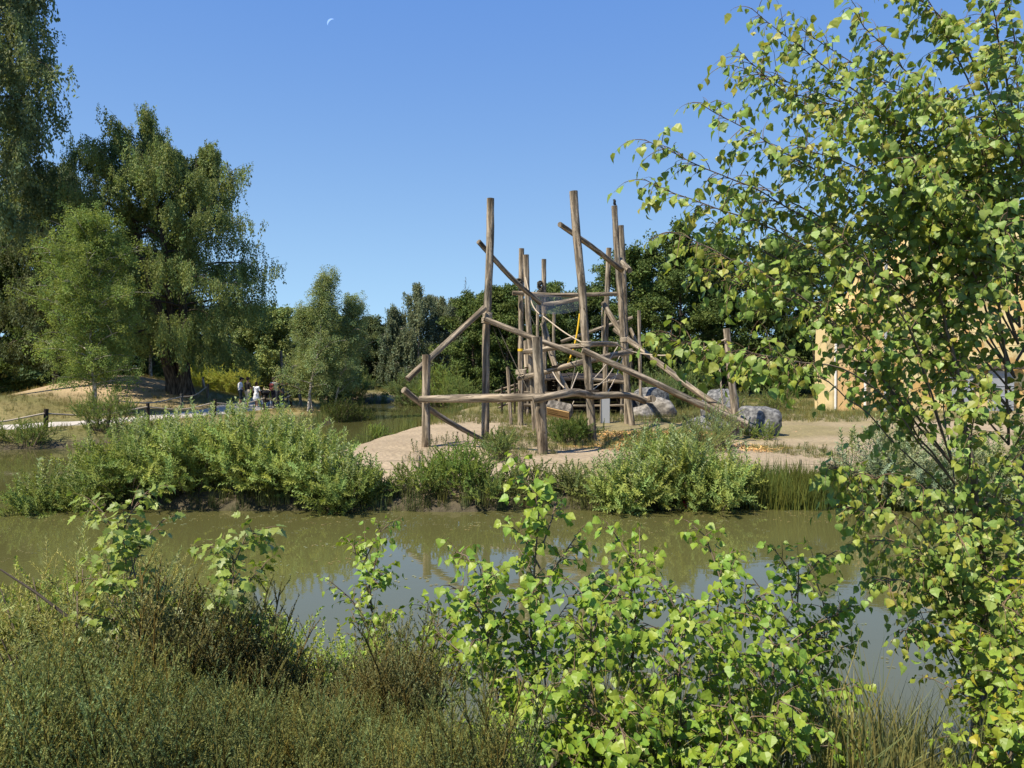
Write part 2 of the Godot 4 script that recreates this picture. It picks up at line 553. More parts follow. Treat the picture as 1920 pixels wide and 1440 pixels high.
# a whole leaf with stalk: the blade one unit long from y = 0.35, facing +z
func broad_leaf(lobed: bool, bend: float, fold: float, width := 0.46) -> ArrayMesh:
	var b := Buf.new()
	var prof := [[0.0, 0.02], [0.03, 0.30], [0.12, 0.43], [0.22, 0.50], [0.34, 0.46], [0.46, 0.40], [0.60, 0.28], [0.76, 0.15], [0.88, 0.07], [1.0, 0.0]]
	if lobed:
		prof = [[0.0, 0.03], [0.02, 0.36], [0.16, 0.42], [0.28, 0.62], [0.36, 0.36], [0.52, 0.40], [0.62, 0.48], [0.66, 0.24], [0.84, 0.14], [1.0, 0.0]]
	var mid := []
	for k in prof.size():
		var t: float = prof[k][0]
		mid.append(Vector3(0, 0.35 + t * (1.0 - 0.25 * absf(bend) * t), -bend * t * t * 0.55 + 0.10))
	for sg in [-1.0, 1.0]:
		var last_m := -1
		var last_e := -1
		for k in prof.size():
			var w: float = prof[k][1] * width / 0.5
			var wave := 0.03 * sin(k * 2.3 + sg)
			var notch := 0.02 if k % 2 == 1 else -0.012
			var e: Vector3 = mid[k] + Vector3(sg * (w + (notch if k > 0 and k < 9 and not lobed else 0.0)), -0.03 if k < 2 else 0.0, w * fold + wave * w * 2.0)
			var a := b.vert(mid[k], Vector3.BACK, Vector2(0.5, k / 9.0), Color(1.18, 1.12, 1.15))
			var c := b.vert(e, Vector3.BACK, Vector2(0, k / 9.0), Color(0.97, 0.97, 0.97))
			if k > 0:
				if sg > 0.0:
					b.tri(last_m, a, last_e); b.tri(last_e, a, c)
				else:
					b.tri(last_m, last_e, a); b.tri(last_e, c, a)
			last_m = a
			last_e = c
	b.smooth()
	var w := 0.014
	b.flat(Vector3(-w, 0, 0), Vector3(0, 0.36, 0.10), Vector3(w, 0, 0), Color(1.3, 1.0, 0.9))
	b.flat(Vector3(0, 0, -w), Vector3(0, 0.36, 0.10), Vector3(0, 0, w), Color(1.3, 1.0, 0.9))
	return b.mesh()

# ------------------------------------------------------------------ trees that stand far enough off for twigs and leaf sprays
func env(kind: String, u: float) -> float:
	match kind:
		"cone": return clampf(minf(u * 4.0 + 0.55, 1.0) * (1.02 - u), 0.06, 1.0)
		"broad": return pow(sin(PI * clampf(0.33 + 0.60 * u, 0.0, 1.0)), 0.7)
		"tall": return clampf(0.55 + 0.45 * sin(PI * (0.1 + 0.8 * u)), 0.2, 1.0) * (1.0 if u < 0.85 else 0.8)
		_: return pow(sin(PI * clampf(0.16 + 0.76 * u, 0.0, 1.0)), 0.7)

# stems: [[foot offset, top offset], ...]; everything in metres from the tree's foot
func tree(o: Node3D, p: Dictionary) -> void:
	var wood := Buf.new()
	var crown := []
	for k in p.sprays.size():
		crown.append(Scatter.new())
	var h: float = p.h
	var rad: float = p.r
	var col: Color = p.col
	var t0: float = p.get("t0", 0.2)
	var tilt: Vector2 = p.get("rise", Vector2(0.25, 1.0))
	var sag: float = p.get("sag", 0.35)
	var size: Vector2 = p.size
	var hang: bool = p.get("hang", false)
	for stem in p.get("stems", [[Vector3.ZERO, Vector3(0, h, 0)]]):
		var foot: Vector3 = stem[0]
		var top: Vector3 = stem[1]
		var r0: float = p.trunk * (stem[2] if stem.size() > 2 else 1.0)
		var q := PackedVector3Array()
		var rr := PackedFloat32Array()
		for k in 15:
			var t := k / 14.0
			var w := Vector3(nz.get_noise_2d(t * 60.0 + o.position.x * 9.0, foot.x * 50.0), 0, nz.get_noise_2d(t * 60.0, o.position.z * 9.0 + 40.0)) * h * 0.05 * sin(PI * t)
			q.append(foot.lerp(top, t) + Vector3((top.x - foot.x) * (pow(t, 1.4) - t), 0, 0) + w)
			rr.append(r0 * (pow(1.0 - t, 0.9) + 0.03) * (1.0 + 0.5 * pow(maxf(0.0, 1.0 - t * 9.0), 2.0)))
		tube(wood, q, rr, 9, Color.WHITE, 0.12, 0.5, false)
		var nl: int = p.limbs
		for j in nl:
			var u := pow((j + R(0.1, 0.9)) / nl, 0.9)
			var t := t0 + (0.99 - t0) * u
			var kk := minf(t * 14.0, 13.99)
			var a: Vector3 = q[int(kk)].lerp(q[int(kk) + 1], kk - int(kk))
			var az := j * 2.399 + R(-0.5, 0.5)
			if R(0, 1) < p.get("skip", 0.0):
				continue
			var reach: float = rad * env(p.shape, u) * R(0.66, 1.12)
			var el := lerpf(tilt.x, tilt.y, u) + R(-0.15, 0.15)
			var d := Vector3(cos(az) * cos(el), sin(el), sin(az) * cos(el))
			var lq := PackedVector3Array([a])
			var lr := PackedFloat32Array([minf(rr[int(kk)] * 0.5, 0.012 * reach + 0.012)])
			for s in 7:
				d = (d + Vector3(R(-0.18, 0.18), -sag * 0.28 * (s / 6.0) + R(-0.1, 0.1), R(-0.18, 0.18))).normalized()
				lq.append(lq[-1] + d * reach / 7.0)
				lr.append(lr[0] * (1.0 - (s + 1) / 7.5) + 0.004)
			tube(wood, lq, lr, 4, Color.WHITE, 0.0, 0.5, false)
			var ns: int = p.subs
			for m in ns:
				var f := lerpf(p.get("bare", 0.22), 1.0, (m + R(0, 1)) / ns) * 6.999
				var b: Vector3 = lq[int(f)].lerp(lq[int(f) + 1], f - int(f))
				var sd := (rv() + (lq[int(f) + 1] - lq[int(f)]).normalized() * 0.9).normalized()
				sd.y = sd.y * 0.6 + 0.12
				var sl := reach * R(0.14, 0.36) + 0.25
				if m % 2 == 0:
					tube(wood, PackedVector3Array([b, b + sd * sl * 0.5 + Vector3(0, 0.05, 0), b + sd * sl]), PackedFloat32Array([0.016, 0.011, 0.005]), 3, Color.WHITE, 0.0, 0.5, false)
				for e in p.each:
					var at: Vector3 = b + sd * sl * (e + R(0, 1)) / p.each + rv() * p.get("loose", 0.15)
					var sz := R(size.x, size.y)
					var bs := Basis(Vector3.UP, R(0, TAU)).scaled(Vector3(sz, sz, sz))
					if hang:
						bs = Basis(Vector3(R(-1, 1), 0, R(-1, 1)).normalized(), R(0, 0.25)) * bs.scaled(Vector3(1, R(0.7, 1.4), 1))
						if sz > a.y + 0.4 + at.y - a.y:
							continue
					else:
						bs = Basis(rv().normalized(), R(0, 0.5)) * bs
					if at.y < 0.25:
						continue
					crown[rng.randi() % crown.size()].add(Transform3D(bs, at), vary(col * p.get("gain", 1.55), p.get("vary", 0.28), 0.14))
	var tr := part("trunk", wood.mesh(), M[p.bark], o)
	for k in crown.size():
		stuff(crown[k].node("crown", p.sprays[k], M[p.get("leaf", "leaf")]), o)

# a bush of leafy shoots
func bush(o: Node3D, p: Dictionary) -> void:
	var wood := Buf.new()
	var fol := []
	for k in p.sprays.size():
		fol.append(Scatter.new())
	var h: float = p.h
	var r: float = p.r
	for j in p.stems:
		var a := R(0, TAU)
		var q := sqrt(R(0, 1))
		var foot := Vector3(cos(a), 0, sin(a)) * q * r * 0.35
		var tip := Vector3(cos(a) * q * r * p.get("stretch", 1.0), h * R(0.75, 1.05) * (1.0 - 0.55 * q * q), sin(a) * q * r)
		var mid := foot.lerp(tip, 0.5) + Vector3(0, h * 0.10, 0)
		var rs := resample([foot, mid, tip], [0.014, 0.010, 0.003], 0.25)
		foot.y = -0.1
		tube(wood, rs[0], rs[1], 3, Color.WHITE, 0.0, 0.5, false)
		for s in p.per:
			var t := lerpf(p.get("low", 0.15), 1.0, (s + R(0, 1)) / p.per)
			var at: Vector3 = foot.lerp(mid, t * 2.0) if t < 0.5 else mid.lerp(tip, t * 2.0 - 1.0)
			at += rv() * p.get("loose", 0.12)
			if at.y < p.get("floor", 0.02):
				continue
			var sz := R(p.size.x, p.size.y)
			var dir: Vector3 = ((tip - foot).normalized() * 0.8 + rv() * p.get("wild", 1.0) + Vector3(0, 0.35, 0)).normalized()
			var x: Vector3 = dir.cross(rv()).normalized()
			fol[rng.randi() % fol.size()].add(Transform3D(Basis(x, dir, x.cross(dir)).scaled(Vector3(sz, sz, sz)), at), vary(p.col * p.get("gain", 1.95), 0.25, 0.14))
	for j in p.get("spikes", 0):   # this year's shoots stand above the rest
		var a := R(0, TAU)
		var q := sqrt(R(0, 1)) * 0.85
		var at := Vector3(cos(a) * q * r, h * (0.92 - 0.45 * q * q), sin(a) * q * r)
		var sz := R(0.45, 0.85)
		var lean := Vector3(R(-0.2, 0.2), 1, R(-0.2, 0.2)).normalized()
		var x := lean.cross(Vector3(cos(a), 0, sin(a))).normalized()
		fol[rng.randi() % fol.size()].add(Transform3D(Basis(x, lean, x.cross(lean)).scaled(Vector3(sz, sz, sz)), at), vary(Color(0.30, 0.36, 0.17), 0.15, 0.08))
	part("stem", wood.mesh(), M.twig, o)
	for k in fol.size():
		stuff(fol[k].node("foliage", p.sprays[k], M[p.get("leaf", "leaf")]), o)

# ------------------------------------------------------------------ plants so near that every leaf shows
func in_view(q: Vector3) -> bool:
	var a := deg_to_rad(-pitch)
	var d := q - eye
	var fw := -d.z * cos(a) - d.y * sin(a)
	var up := d.y * cos(a) - d.z * sin(a)
	return fw > 0.3 and absf(d.x) / fw < 0.70 and absf(up) / fw < 0.53

# limbs: [foot, tip, radius, bow]; leaves hang from twigs along each limb; in the thing's own metres
func leafy_plant(o: Node3D, limbs: Array, p: Dictionary) -> void:
	var wood := Buf.new()
	var leaves := []
	var meshes: Array = p.meshes
	for l in limbs:
		var a: Vector3 = l[0]
		var b: Vector3 = l[1]
		var bow: Vector3 = l[3] if l.size() > 3 else Vector3(0, a.distance_to(b) * 0.10, 0)
		var m := a.lerp(b, 0.5) + bow + rv() * 0.03
		var rs := resample([a, m, b], [l[2], l[2] * 0.65, 0.0022], 0.09)
		var q: PackedVector3Array = rs[0]
		for k in q.size():
			q[k] += Vector3(nz.get_noise_3dv(q[k] * 90.0), nz.get_noise_3dv(q[k] * 90.0 + Vector3(99, 0, 0)), nz.get_noise_3dv(q[k] * 90.0 + Vector3(0, 99, 0))) * 0.03 * minf(k, 4.0) * 0.25
		tube(wood, q, rs[1], 6 if l[2] > 0.012 else 4, Color.WHITE, 0.1, 1.0, false)
		var from: float = l[4] if l.size() > 4 else p.get("from", 0.12)
		var len := 0.0
		for k in q.size() - 1:
			len += q[k].distance_to(q[k + 1])
		var nt := maxi(3, int(len / (p.gap * (l[5] if l.size() > 5 else 1.0))))
		for j in nt:
			var t := lerpf(from, 1.0, (j + R(0.2, 0.8)) / nt)
			var f := minf(t * (q.size() - 1), q.size() - 1.001)
			var at: Vector3 = q[int(f)].lerp(q[int(f) + 1], f - int(f))
			var d := (q[int(f) + 1] - q[int(f)]).normalized()
			var sd := (rv() - d * rv().dot(d)).normalized()
			var tw: float = p.twig * R(0.45, 1.15) * (1.15 - 0.6 * t)
			var dir := (d * 0.75 + sd * 0.8 + Vector3(0, p.get("lift", 0.15), 0)).normalized()
			if j == nt - 1:
				dir = d
			var tp := PackedVector3Array([at])
			var tr := PackedFloat32Array([0.0028])
			var n := 5
			for k in n:
				dir = (dir + Vector3(R(-0.12, 0.12), -p.get("droop", 0.22) + R(-0.08, 0.08), R(-0.12, 0.12))).normalized()
				tp.append(tp[-1] + dir * tw / n)
				tr.append(0.0028 * (1.0 - (k + 1) / 6.0))
			tube(wood, tp, tr, 3, Color(1.0, 0.85, 0.75), 0.0, 1.0, false)
			var nn := maxi(2, int(tw / p.node))
			for k in nn:
				var g := (k + 0.7) / nn * (n - 0.001)
				var at2: Vector3 = tp[int(g)].lerp(tp[int(g) + 1], g - int(g))
				var td := (tp[int(g) + 1] - tp[int(g)]).normalized()
				var side := td.cross(Vector3.UP).normalized() * (1.0 if k % 2 == 0 else -1.0)
				var y := (side * R(0.2, 0.9) + td * 0.45 + Vector3(0, -p.get("hang", 0.6), 0) + rv() * 0.35).normalized()
				var out: Vector3 = (at2 - p.get("axis", Vector3.ZERO))
				out.y = 0.0
				var z: Vector3 = (Vector3(0, p.get("face_up", 0.55), 0) + out.normalized() * 0.55 + rv() * 0.6)
				z = (z - y * z.dot(y)).normalized()
				var s: float = p.leaf * R(0.5, 1.15)
				leaves.append([Transform3D(Basis(y.cross(z), y, z).scaled(Vector3(s, s, s)), at2), rng.randi() % meshes.size(), rng.randi()])
	part("stem", wood.mesh(), M[p.get("bark", "twig")], o)
	for l in leaves:
		var q: Vector3 = o.position + (l[0] as Transform3D).origin
		l.append(q.distance_to(eye) + (0.0 if in_view(q) else 1000.0) + (l[2] % 97) / 97.0 * p.get("mix", 0.5))
	leaves.sort_custom(func(x, y): return x[3] < y[3])
	var rest := []
	for k in meshes.size():
		rest.append(Scatter.new())
	var tints: Array = p.tints
	for k in leaves.size():
		var l: Array = leaves[k]
		if k < p.get("most", 300) and l[3] < 900.0:
			var q := part("leaf", meshes[l[1]], tints[l[2] % tints.size()], o)
			q.transform = l[0]
		else:
			var c: Color = (tints[l[2] % tints.size()] as StandardMaterial3D).albedo_color.srgb_to_linear()
			rest[l[1]].add(l[0], c)
	for k in rest.size():
		if rest[k].b.size():
			stuff(rest[k].node("foliage", meshes[k], M.near_leaf), o)

func tint_set(called: String, base: Color, n: int, k: float, extra: Array = []) -> Array:
	var out := []
	for j in n:
		out.append(leafy(called + str(j), 0.48, 0.75, 0.5, vary(base, k, 0.16)))
	for c in extra:
		out.append(leafy(called + "x" + str(out.size()), 0.45, 0.75, 0.5, c))
	return out

# ------------------------------------------------------------------ bodies: tapered capsules joined smoothly, meshed as surface nets
# bones: [a, b, radius a, radius b, colour]
func body(bones: Array, cell: float, blend: float) -> ArrayMesh:
	var lo := Vector3.ONE * 1e9
	var hi := -lo
	for b in bones:
		var r := maxf(b[2], b[3]) + cell * 3.0
		for e in 2:
			lo = lo.min(b[e] - Vector3.ONE * r)
			hi = hi.max(b[e] + Vector3.ONE * r)
	var n := Vector3i(((hi - lo) / cell).ceil()) + Vector3i.ONE
	var f := PackedFloat32Array()
	f.resize(n.x * n.y * n.z)
	f.fill(1.0)
	for b in bones:
		var a: Vector3 = b[0]
		var ab: Vector3 = b[1] - a
		var l2 := maxf(ab.length_squared(), 1e-9)
		var r := maxf(b[2], b[3]) + cell * 2.0 + blend
		var i0 := Vector3i(((a.min(b[1]) - Vector3.ONE * r - lo) / cell).floor()).clamp(Vector3i.ZERO, n - Vector3i.ONE)
		var i1 := Vector3i(((a.max(b[1]) + Vector3.ONE * r - lo) / cell).ceil()).clamp(Vector3i.ZERO, n - Vector3i.ONE)
		for z in range(i0.z, i1.z + 1):
			for y in range(i0.y, i1.y + 1):
				for x in range(i0.x, i1.x + 1):
					var q := lo + Vector3(x, y, z) * cell
					var t := clampf((q - a).dot(ab) / l2, 0.0, 1.0)
					var d := q.distance_to(a + ab * t) - lerpf(b[2], b[3], t)
					var k := x + n.x * (y + n.y * z)
					var h := maxf(blend - absf(d - f[k]), 0.0) / blend
					f[k] = minf(d, f[k]) - h * h * blend * 0.25
	var b2 := Buf.new()
	var id := {}
	var st := [1, n.x, n.x * n.y]
	for z in n.z - 1:
		for y in n.y - 1:
			for x in n.x - 1:
				var k := x + n.x * (y + n.y * z)
				var neg := 0
				var sum := Vector3.ZERO
				var cnt := 0
				for c in 8:
					if f[k + (c & 1) + ((c >> 1) & 1) * st[1] + (c >> 2) * st[2]] < 0.0:
						neg += 1
				if neg == 0 or neg == 8:
					continue
				for ax in 3:
					for c in 4:
						var p := Vector3i.ZERO
						p[(ax + 1) % 3] = c & 1
						p[(ax + 2) % 3] = c >> 1
						var k0: int = k + p.x + p.y * st[1] + p.z * st[2]
						var f0 := f[k0]
						var f1 := f[k0 + st[ax]]
						if (f0 < 0.0) != (f1 < 0.0):
							var v := Vector3(p)
							v[ax] += f0 / (f0 - f1)
							sum += v
							cnt += 1
				var pos := lo + (Vector3(x, y, z) + sum / cnt) * cell
				var best := 1e9
				var col := Color.WHITE
				for b in bones:
					var ab: Vector3 = b[1] - b[0]
					var t := clampf((pos - b[0]).dot(ab) / maxf(ab.length_squared(), 1e-9), 0.0, 1.0)
					var d: float = pos.distance_to(b[0] + ab * t) - lerpf(b[2], b[3], t)
					if d < best:
						best = d
						col = b[4]
				id[k] = b2.vert(pos, Vector3.UP, Vector2.ZERO, col)
	for k in id.keys():
		var x: int = k % n.x
		var y: int = (k / n.x) % n.y
		var z: int = k / (n.x * n.y)
		var g := Vector3i(x, y, z)
		for ax in 3:
			var u := (ax + 1) % 3
			var w := (ax + 2) % 3
			if g[u] == 0 or g[w] == 0:
				continue
			var f0 := f[k]
			var f1 := f[k + st[ax]]
			if (f0 < 0.0) == (f1 < 0.0):
				continue
			var a: int = id.get(k, -1)
			var c: int = id.get(k - st[u], -1)
			var d: int = id.get(k - st[u] - st[w], -1)
			var e: int = id.get(k - st[w], -1)
			if mini(mini(a, c), mini(d, e)) < 0:
				continue
			if f0 < 0.0:
				b2.tri(a, d, c); b2.tri(a, e, d)
			else:
				b2.tri(a, c, d); b2.tri(a, d, e)
	b2.smooth()
	return b2.mesh()

# ------------------------------------------------------------------ the climbing frame
func log_mesh(p: Array, r, sides := 14, lump := 0.10) -> ArrayMesh:
	var rr: Array = []
	for k in p.size():
		rr.append(r[k] if r is Array else r * (1.04 - 0.07 * k / p.size() if p.size() > 3 else 1.0))
	if not r is Array:
		rr.reverse()
	var q := resample(p, rr, 0.16)
	var b := Buf.new()
	tube(b, q[0], q[1], sides, Color.WHITE * R(0.85, 1.12), lump, 0.6, true, 0.8)
	return b.mesh()

func log_part(o: Node3D, called: String, p: Array, r, m := "log") -> MeshInstance3D:
	return part(called, log_mesh(p, r), M[m], o)

func rope(o: Node3D, p: Array, r: float, kind: String) -> void:
	var rr := []
	for k in p:
		rr.append(r)
	var q := resample(p, rr, 0.25)
	var b := Buf.new()
	tube(b, q[0], q[1], 7, Color.WHITE, 0.0, 1.0)
	if kind == "twisted":   # three strands laid round each other
		b = Buf.new()
		q = resample(p, rr, 0.03)
		for s in 3:
			var w := PackedVector3Array()
			for k in q[0].size():
				var a: float = s * TAU / 3.0 + k * 0.55
				w.append(q[0][k] + Vector3(cos(a), 0, sin(a)) * r * 0.55)
			var wr := PackedFloat32Array()
			wr.resize(w.size())
			wr.fill(r * 0.6)
			tube(b, w, wr, 5, Color(0.8, 0.8, 0.8), 0.0, 1.0)
	part("rope", b.mesh(), M[{"pale": "rope", "dark": "rope_dark", "yellow": "yellow", "twisted": "rope"}[kind]], o)

func lashing(o: Node3D, at: Vector3, r: float) -> void:
	var b := Buf.new()
	var w := PackedVector3Array()
	for k in 61:
		var a := k * TAU / 15.0
		w.append(at + Vector3(cos(a) * r, (k - 30) * 0.0032 + 0.02 * sin(a + 1.0), sin(a) * r))
	var wr := PackedFloat32Array()
	wr.resize(61)
	wr.fill(0.02)
	tube(b, w, wr, 6)
	part("lashing", b.mesh(), M.rope, o)

func rebase(o: Node3D, base: Vector3) -> void:   # put a thing's own point at its foot
	o.position = base
	for c in o.get_children():
		c.position -= base

func climbing_frame() -> void:
	var fr := thing("climbing_frame", "tall climbing frame of weathered round logs lashed together on the sandy island", "climbing frame", Vector3(0, 0, 0))
	log_part(fr, "post", [Vector3(-2.70, 3.52, -23.60), Vector3(-2.72, 2.09, -23.60), Vector3(-2.72, 0.62, -23.60), Vector3(-2.72, 0.27, -23.60)], 0.131)
	log_part(fr, "post", [Vector3(-0.74, 8.95, -25.90), Vector3(-0.77, 6.97, -25.90), Vector3(-0.89, 4.39, -25.90), Vector3(-0.91, 2.54, -25.90), Vector3(-0.93, 0.60, -25.90), Vector3(-0.93, 0.25, -25.90)], 0.134)
	log_part(fr, "post", [Vector3(0.73, 4.01, -21.90), Vector3(0.80, 2.63, -21.90), Vector3(0.91, 0.59, -21.90), Vector3(0.93, 0.24, -21.90)], 0.156)
	log_part(fr, "post", [Vector3(2.06, 9.03, -25.20), Vector3(2.19, 7.40, -25.20), Vector3(2.35, 5.79, -25.20), Vector3(2.48, 4.00, -25.20), Vector3(2.74, 0.59, -25.20), Vector3(2.77, 0.24, -25.20)], 0.139)
	log_part(fr, "post", [Vector3(4.46, 10.16, -32.70), Vector3(4.59, 7.99, -32.70), Vector3(4.78, 5.66, -32.70), Vector3(4.95, 3.33, -32.70), Vector3(5.26, 0.60, -32.70), Vector3(5.30, 0.25, -32.70)], 0.134)
	log_part(fr, "post", [Vector3(4.87, 9.48, -33.60), Vector3(5.00, 7.17, -33.60), Vector3(5.08, 4.78, -33.60), Vector3(5.16, 2.86, -33.60), Vector3(5.19, 0.63, -33.60), Vector3(5.20, 0.28, -33.60)], 0.138)
	log_part(fr, "post", [Vector3(4.44, 8.59, -34.30), Vector3(4.35, 6.28, -34.30), Vector3(4.29, 3.34, -34.30), Vector3(4.29, 0.60, -34.30), Vector3(4.29, 0.25, -34.30)], 0.122)
	log_part(fr, "post", [Vector3(0.42, 8.36, -33.00), Vector3(0.40, 6.16, -33.00), Vector3(0.38, 3.34, -33.00), Vector3(0.38, 0.60, -33.00), Vector3(0.38, 0.25, -33.00)], 0.118)
	log_part(fr, "post", [Vector3(0.54, 7.51, -29.20), Vector3(0.62, 5.39, -29.20), Vector3(0.77, 2.89, -29.20), Vector3(0.92, 0.55, -29.20), Vector3(0.94, 0.20, -29.20)], 0.115)
	log_part(fr, "post", [Vector3(1.64, 8.69, -38.50), Vector3(1.65, 6.12, -38.50), Vector3(1.68, 2.83, -38.50), Vector3(1.71, 0.60, -38.50), Vector3(1.71, 0.25, -38.50)], 0.124)
	log_part(fr, "post", [Vector3(7.46, 4.47, -26.00), Vector3(7.59, 3.10, -26.00), Vector3(7.77, 1.61, -26.00), Vector3(7.81, 0.57, -26.00), Vector3(7.83, 0.22, -26.00)], 0.125)
	log_part(fr, "beam", [Vector3(-3.35, 2.74, -23.90), Vector3(-2.21, 3.90, -24.80), Vector3(-0.93, 5.16, -25.60)], [0.098, 0.102, 0.105])
	log_part(fr, "beam", [Vector3(-1.17, 7.51, -26.15), Vector3(0.00, 6.40, -27.60), Vector3(1.09, 5.61, -28.90)], [0.089, 0.094, 0.098])
	log_part(fr, "beam", [Vector3(-0.95, 4.78, -25.60), Vector3(0.73, 4.12, -25.45), Vector3(2.40, 3.50, -25.45)], [0.096, 0.095, 0.095])
	log_part(fr, "beam", [Vector3(2.35, 3.70, -24.90), Vector3(4.30, 2.83, -25.10), Vector3(6.17, 1.97, -25.40), Vector3(8.02, 1.16, -25.60)], [0.102, 0.108, 0.127, 0.155])
	log_part(fr, "beam", [Vector3(1.63, 7.98, -25.50), Vector3(3.04, 7.70, -28.50), Vector3(4.72, 7.33, -32.30)], [0.091, 0.102, 0.115])
	log_part(fr, "beam", [Vector3(4.77, 7.90, -33.20), Vector3(4.94, 7.20, -31.50)], [0.130, 0.124])
	log_part(fr, "beam", [Vector3(0.02, 6.37, -32.60), Vector3(2.12, 6.32, -33.00), Vector3(4.86, 6.46, -33.90)], [0.093, 0.094, 0.097])
	log_part(fr, "beam", [Vector3(1.63, 6.34, -38.20), Vector3(2.41, 6.39, -37.50), Vector3(3.34, 6.46, -36.00)], [0.109, 0.107, 0.103])
	log_part(fr, "beam", [Vector3(-2.88, 2.12, -23.33), Vector3(-1.47, 2.17, -22.80), Vector3(-0.16, 2.21, -22.20), Vector3(0.96, 2.27, -21.60)], [0.108, 0.130, 0.135, 0.108])
	log_part(fr, "beam", [Vector3(0.61, 2.18, -21.50), Vector3(1.32, 2.31, -21.75), Vector3(1.94, 2.36, -22.60), Vector3(2.70, 2.18, -24.85), Vector3(3.63, 2.19, -25.40), Vector3(4.24, 2.10, -25.80), Vector3(4.63, 1.95, -26.00)], [0.100, 0.117, 0.121, 0.124, 0.118, 0.120, 0.111])
	log_part(fr, "beam", [Vector3(-3.38, 2.42, -23.30), Vector3(-2.90, 1.96, -23.85), Vector3(-1.97, 1.22, -25.00), Vector3(-0.87, 0.51, -26.00)], [0.108, 0.094, 0.089, 0.074])
	log_part(fr, "beam", [Vector3(0.50, 3.72, -29.00), Vector3(1.51, 3.82, -26.50), Vector3(2.40, 3.86, -25.45), Vector3(3.08, 3.97, -27.00), Vector3(4.43, 4.10, -31.80)], [0.104, 0.095, 0.091, 0.096, 0.114])
	log_part(fr, "beam", [Vector3(0.25, 2.68, -29.50), Vector3(1.52, 3.02, -28.00), Vector3(2.80, 3.36, -28.00), Vector3(5.13, 3.81, -32.20)], [0.095, 0.100, 0.120, 0.138])
	log_part(fr, "beam", [Vector3(4.14, 6.06, -34.00), Vector3(4.86, 4.59, -33.10)], [0.121, 0.118])
	log_part(fr, "beam", [Vector3(4.61, 4.82, -33.50), Vector3(5.98, 3.39, -31.00), Vector3(7.13, 2.14, -28.50), Vector3(8.23, 1.22, -26.50)], [0.120, 0.122, 0.122, 0.142])
	log_part(fr, "beam", [Vector3(2.49, 4.43, -38.00), Vector3(4.34, 5.08, -38.00), Vector3(6.12, 5.67, -38.00)], [0.088, 0.088, 0.088])
	log_part(fr, "beam", [Vector3(5.44, 4.95, -34.50), Vector3(5.75, 4.07, -34.00)], [0.074, 0.073])
	log_part(fr, "beam", [Vector3(1.24, 4.90, -30.00), Vector3(1.73, 3.10, -29.50), Vector3(2.20, 2.11, -29.00)], [0.118, 0.116, 0.114])
	log_part(fr, "beam", [Vector3(3.81, 2.53, -36.00), Vector3(5.40, 2.43, -36.00)], [0.090, 0.090])
	log_part(fr, "beam", [Vector3(0.56, 4.17, -30.00), Vector3(0.57, 3.10, -29.50)], [0.096, 0.095])
	log_part(fr, "beam", [Vector3(4.05, 1.85, -34.05), Vector3(4.02, 0.5, -34.0)], [0.02, 0.02])
	var plate := Buf.new()
	box(plate, Vector3(4.27, 1.15, -34.12), Vector3(0.40, 1.15, 0.12), Basis.IDENTITY, 0.01)
	part("metal_sleeve", plate.mesh(), M.grey_metal, fr)
	var cap := Buf.new()
	box(cap, Vector3(2.5, 2.36, -24.35), Vector3(0.62, 0.05, 0.34), Basis(Vector3.UP, 0.2), 0.01)
	part("board", cap.mesh(), M.log_dark, fr)
	cap = Buf.new()
	box(cap, Vector3(1.75, 3.20, -27.9), Vector3(0.55, 0.05, 0.34), Basis(Vector3.BACK, 0.2), 0.01)
	part("board", cap.mesh(), M.log_dark, fr)
	rope(fr, [Vector3(0.52, 6.61, -29.00), Vector3(0.80, 5.39, -28.00), Vector3(1.31, 4.83, -27.00), Vector3(1.85, 4.32, -26.00), Vector3(2.37, 3.97, -25.40)], 0.025, "pale")
	rope(fr, [Vector3(-0.51, 4.55, -25.70), Vector3(0.09, 3.28, -25.50), Vector3(0.82, 1.78, -25.00)], 0.015, "dark")
	rope(fr, [Vector3(-0.64, 4.49, -25.70), Vector3(-0.28, 3.48, -26.50), Vector3(0.29, 2.18, -27.50)], 0.016, "dark")
	rope(fr, [Vector3(2.72, 5.28, -30.00), Vector3(2.61, 4.49, -30.00), Vector3(2.46, 3.85, -30.00), Vector3(2.23, 3.23, -30.00)], 0.037, "yellow")
	rope(fr, [Vector3(2.52, 3.95, -25.20), Vector3(3.54, 4.01, -26.50), Vector3(4.20, 3.82, -28.00), Vector3(4.64, 3.71, -28.50), Vector3(5.36, 3.58, -28.00), Vector3(5.93, 3.59, -27.50), Vector3(6.62, 3.76, -26.50), Vector3(7.41, 4.10, -25.85)], 0.026, "pale")
	rope(fr, [Vector3(7.25, 4.03, -26.20), Vector3(7.30, 2.91, -26.20), Vector3(7.42, 1.68, -26.20)], 0.032, "twisted")
	rope(fr, [Vector3(4.22, 6.13, -34.00), Vector3(4.10, 5.81, -34.00), Vector3(4.10, 4.31, -34.00)], 0.022, "pale")
	rope(fr, [Vector3(4.24, 3.96, -30.00), Vector3(3.50, 3.20, -28.00), Vector3(2.66, 2.59, -25.50)], 0.018, "pale")
	rope(fr, [Vector3(4.33, 3.57, -30.00), Vector3(3.60, 2.80, -28.00), Vector3(2.73, 2.32, -25.50)], 0.018, "pale")
	rope(fr, [Vector3(4.60, 3.54, -31.00), Vector3(4.04, 2.79, -29.00), Vector3(3.34, 2.26, -26.00)], 0.019, "pale")
	rope(fr, [Vector3(2.37, 3.58, -27.00), Vector3(2.07, 2.92, -25.00), Vector3(1.81, 2.43, -23.00)], 0.018, "dark")
	rope(fr, [Vector3(2.21, 2.96, -25.00), Vector3(1.93, 2.60, -23.50), Vector3(1.79, 2.44, -22.60)], 0.017, "pale")
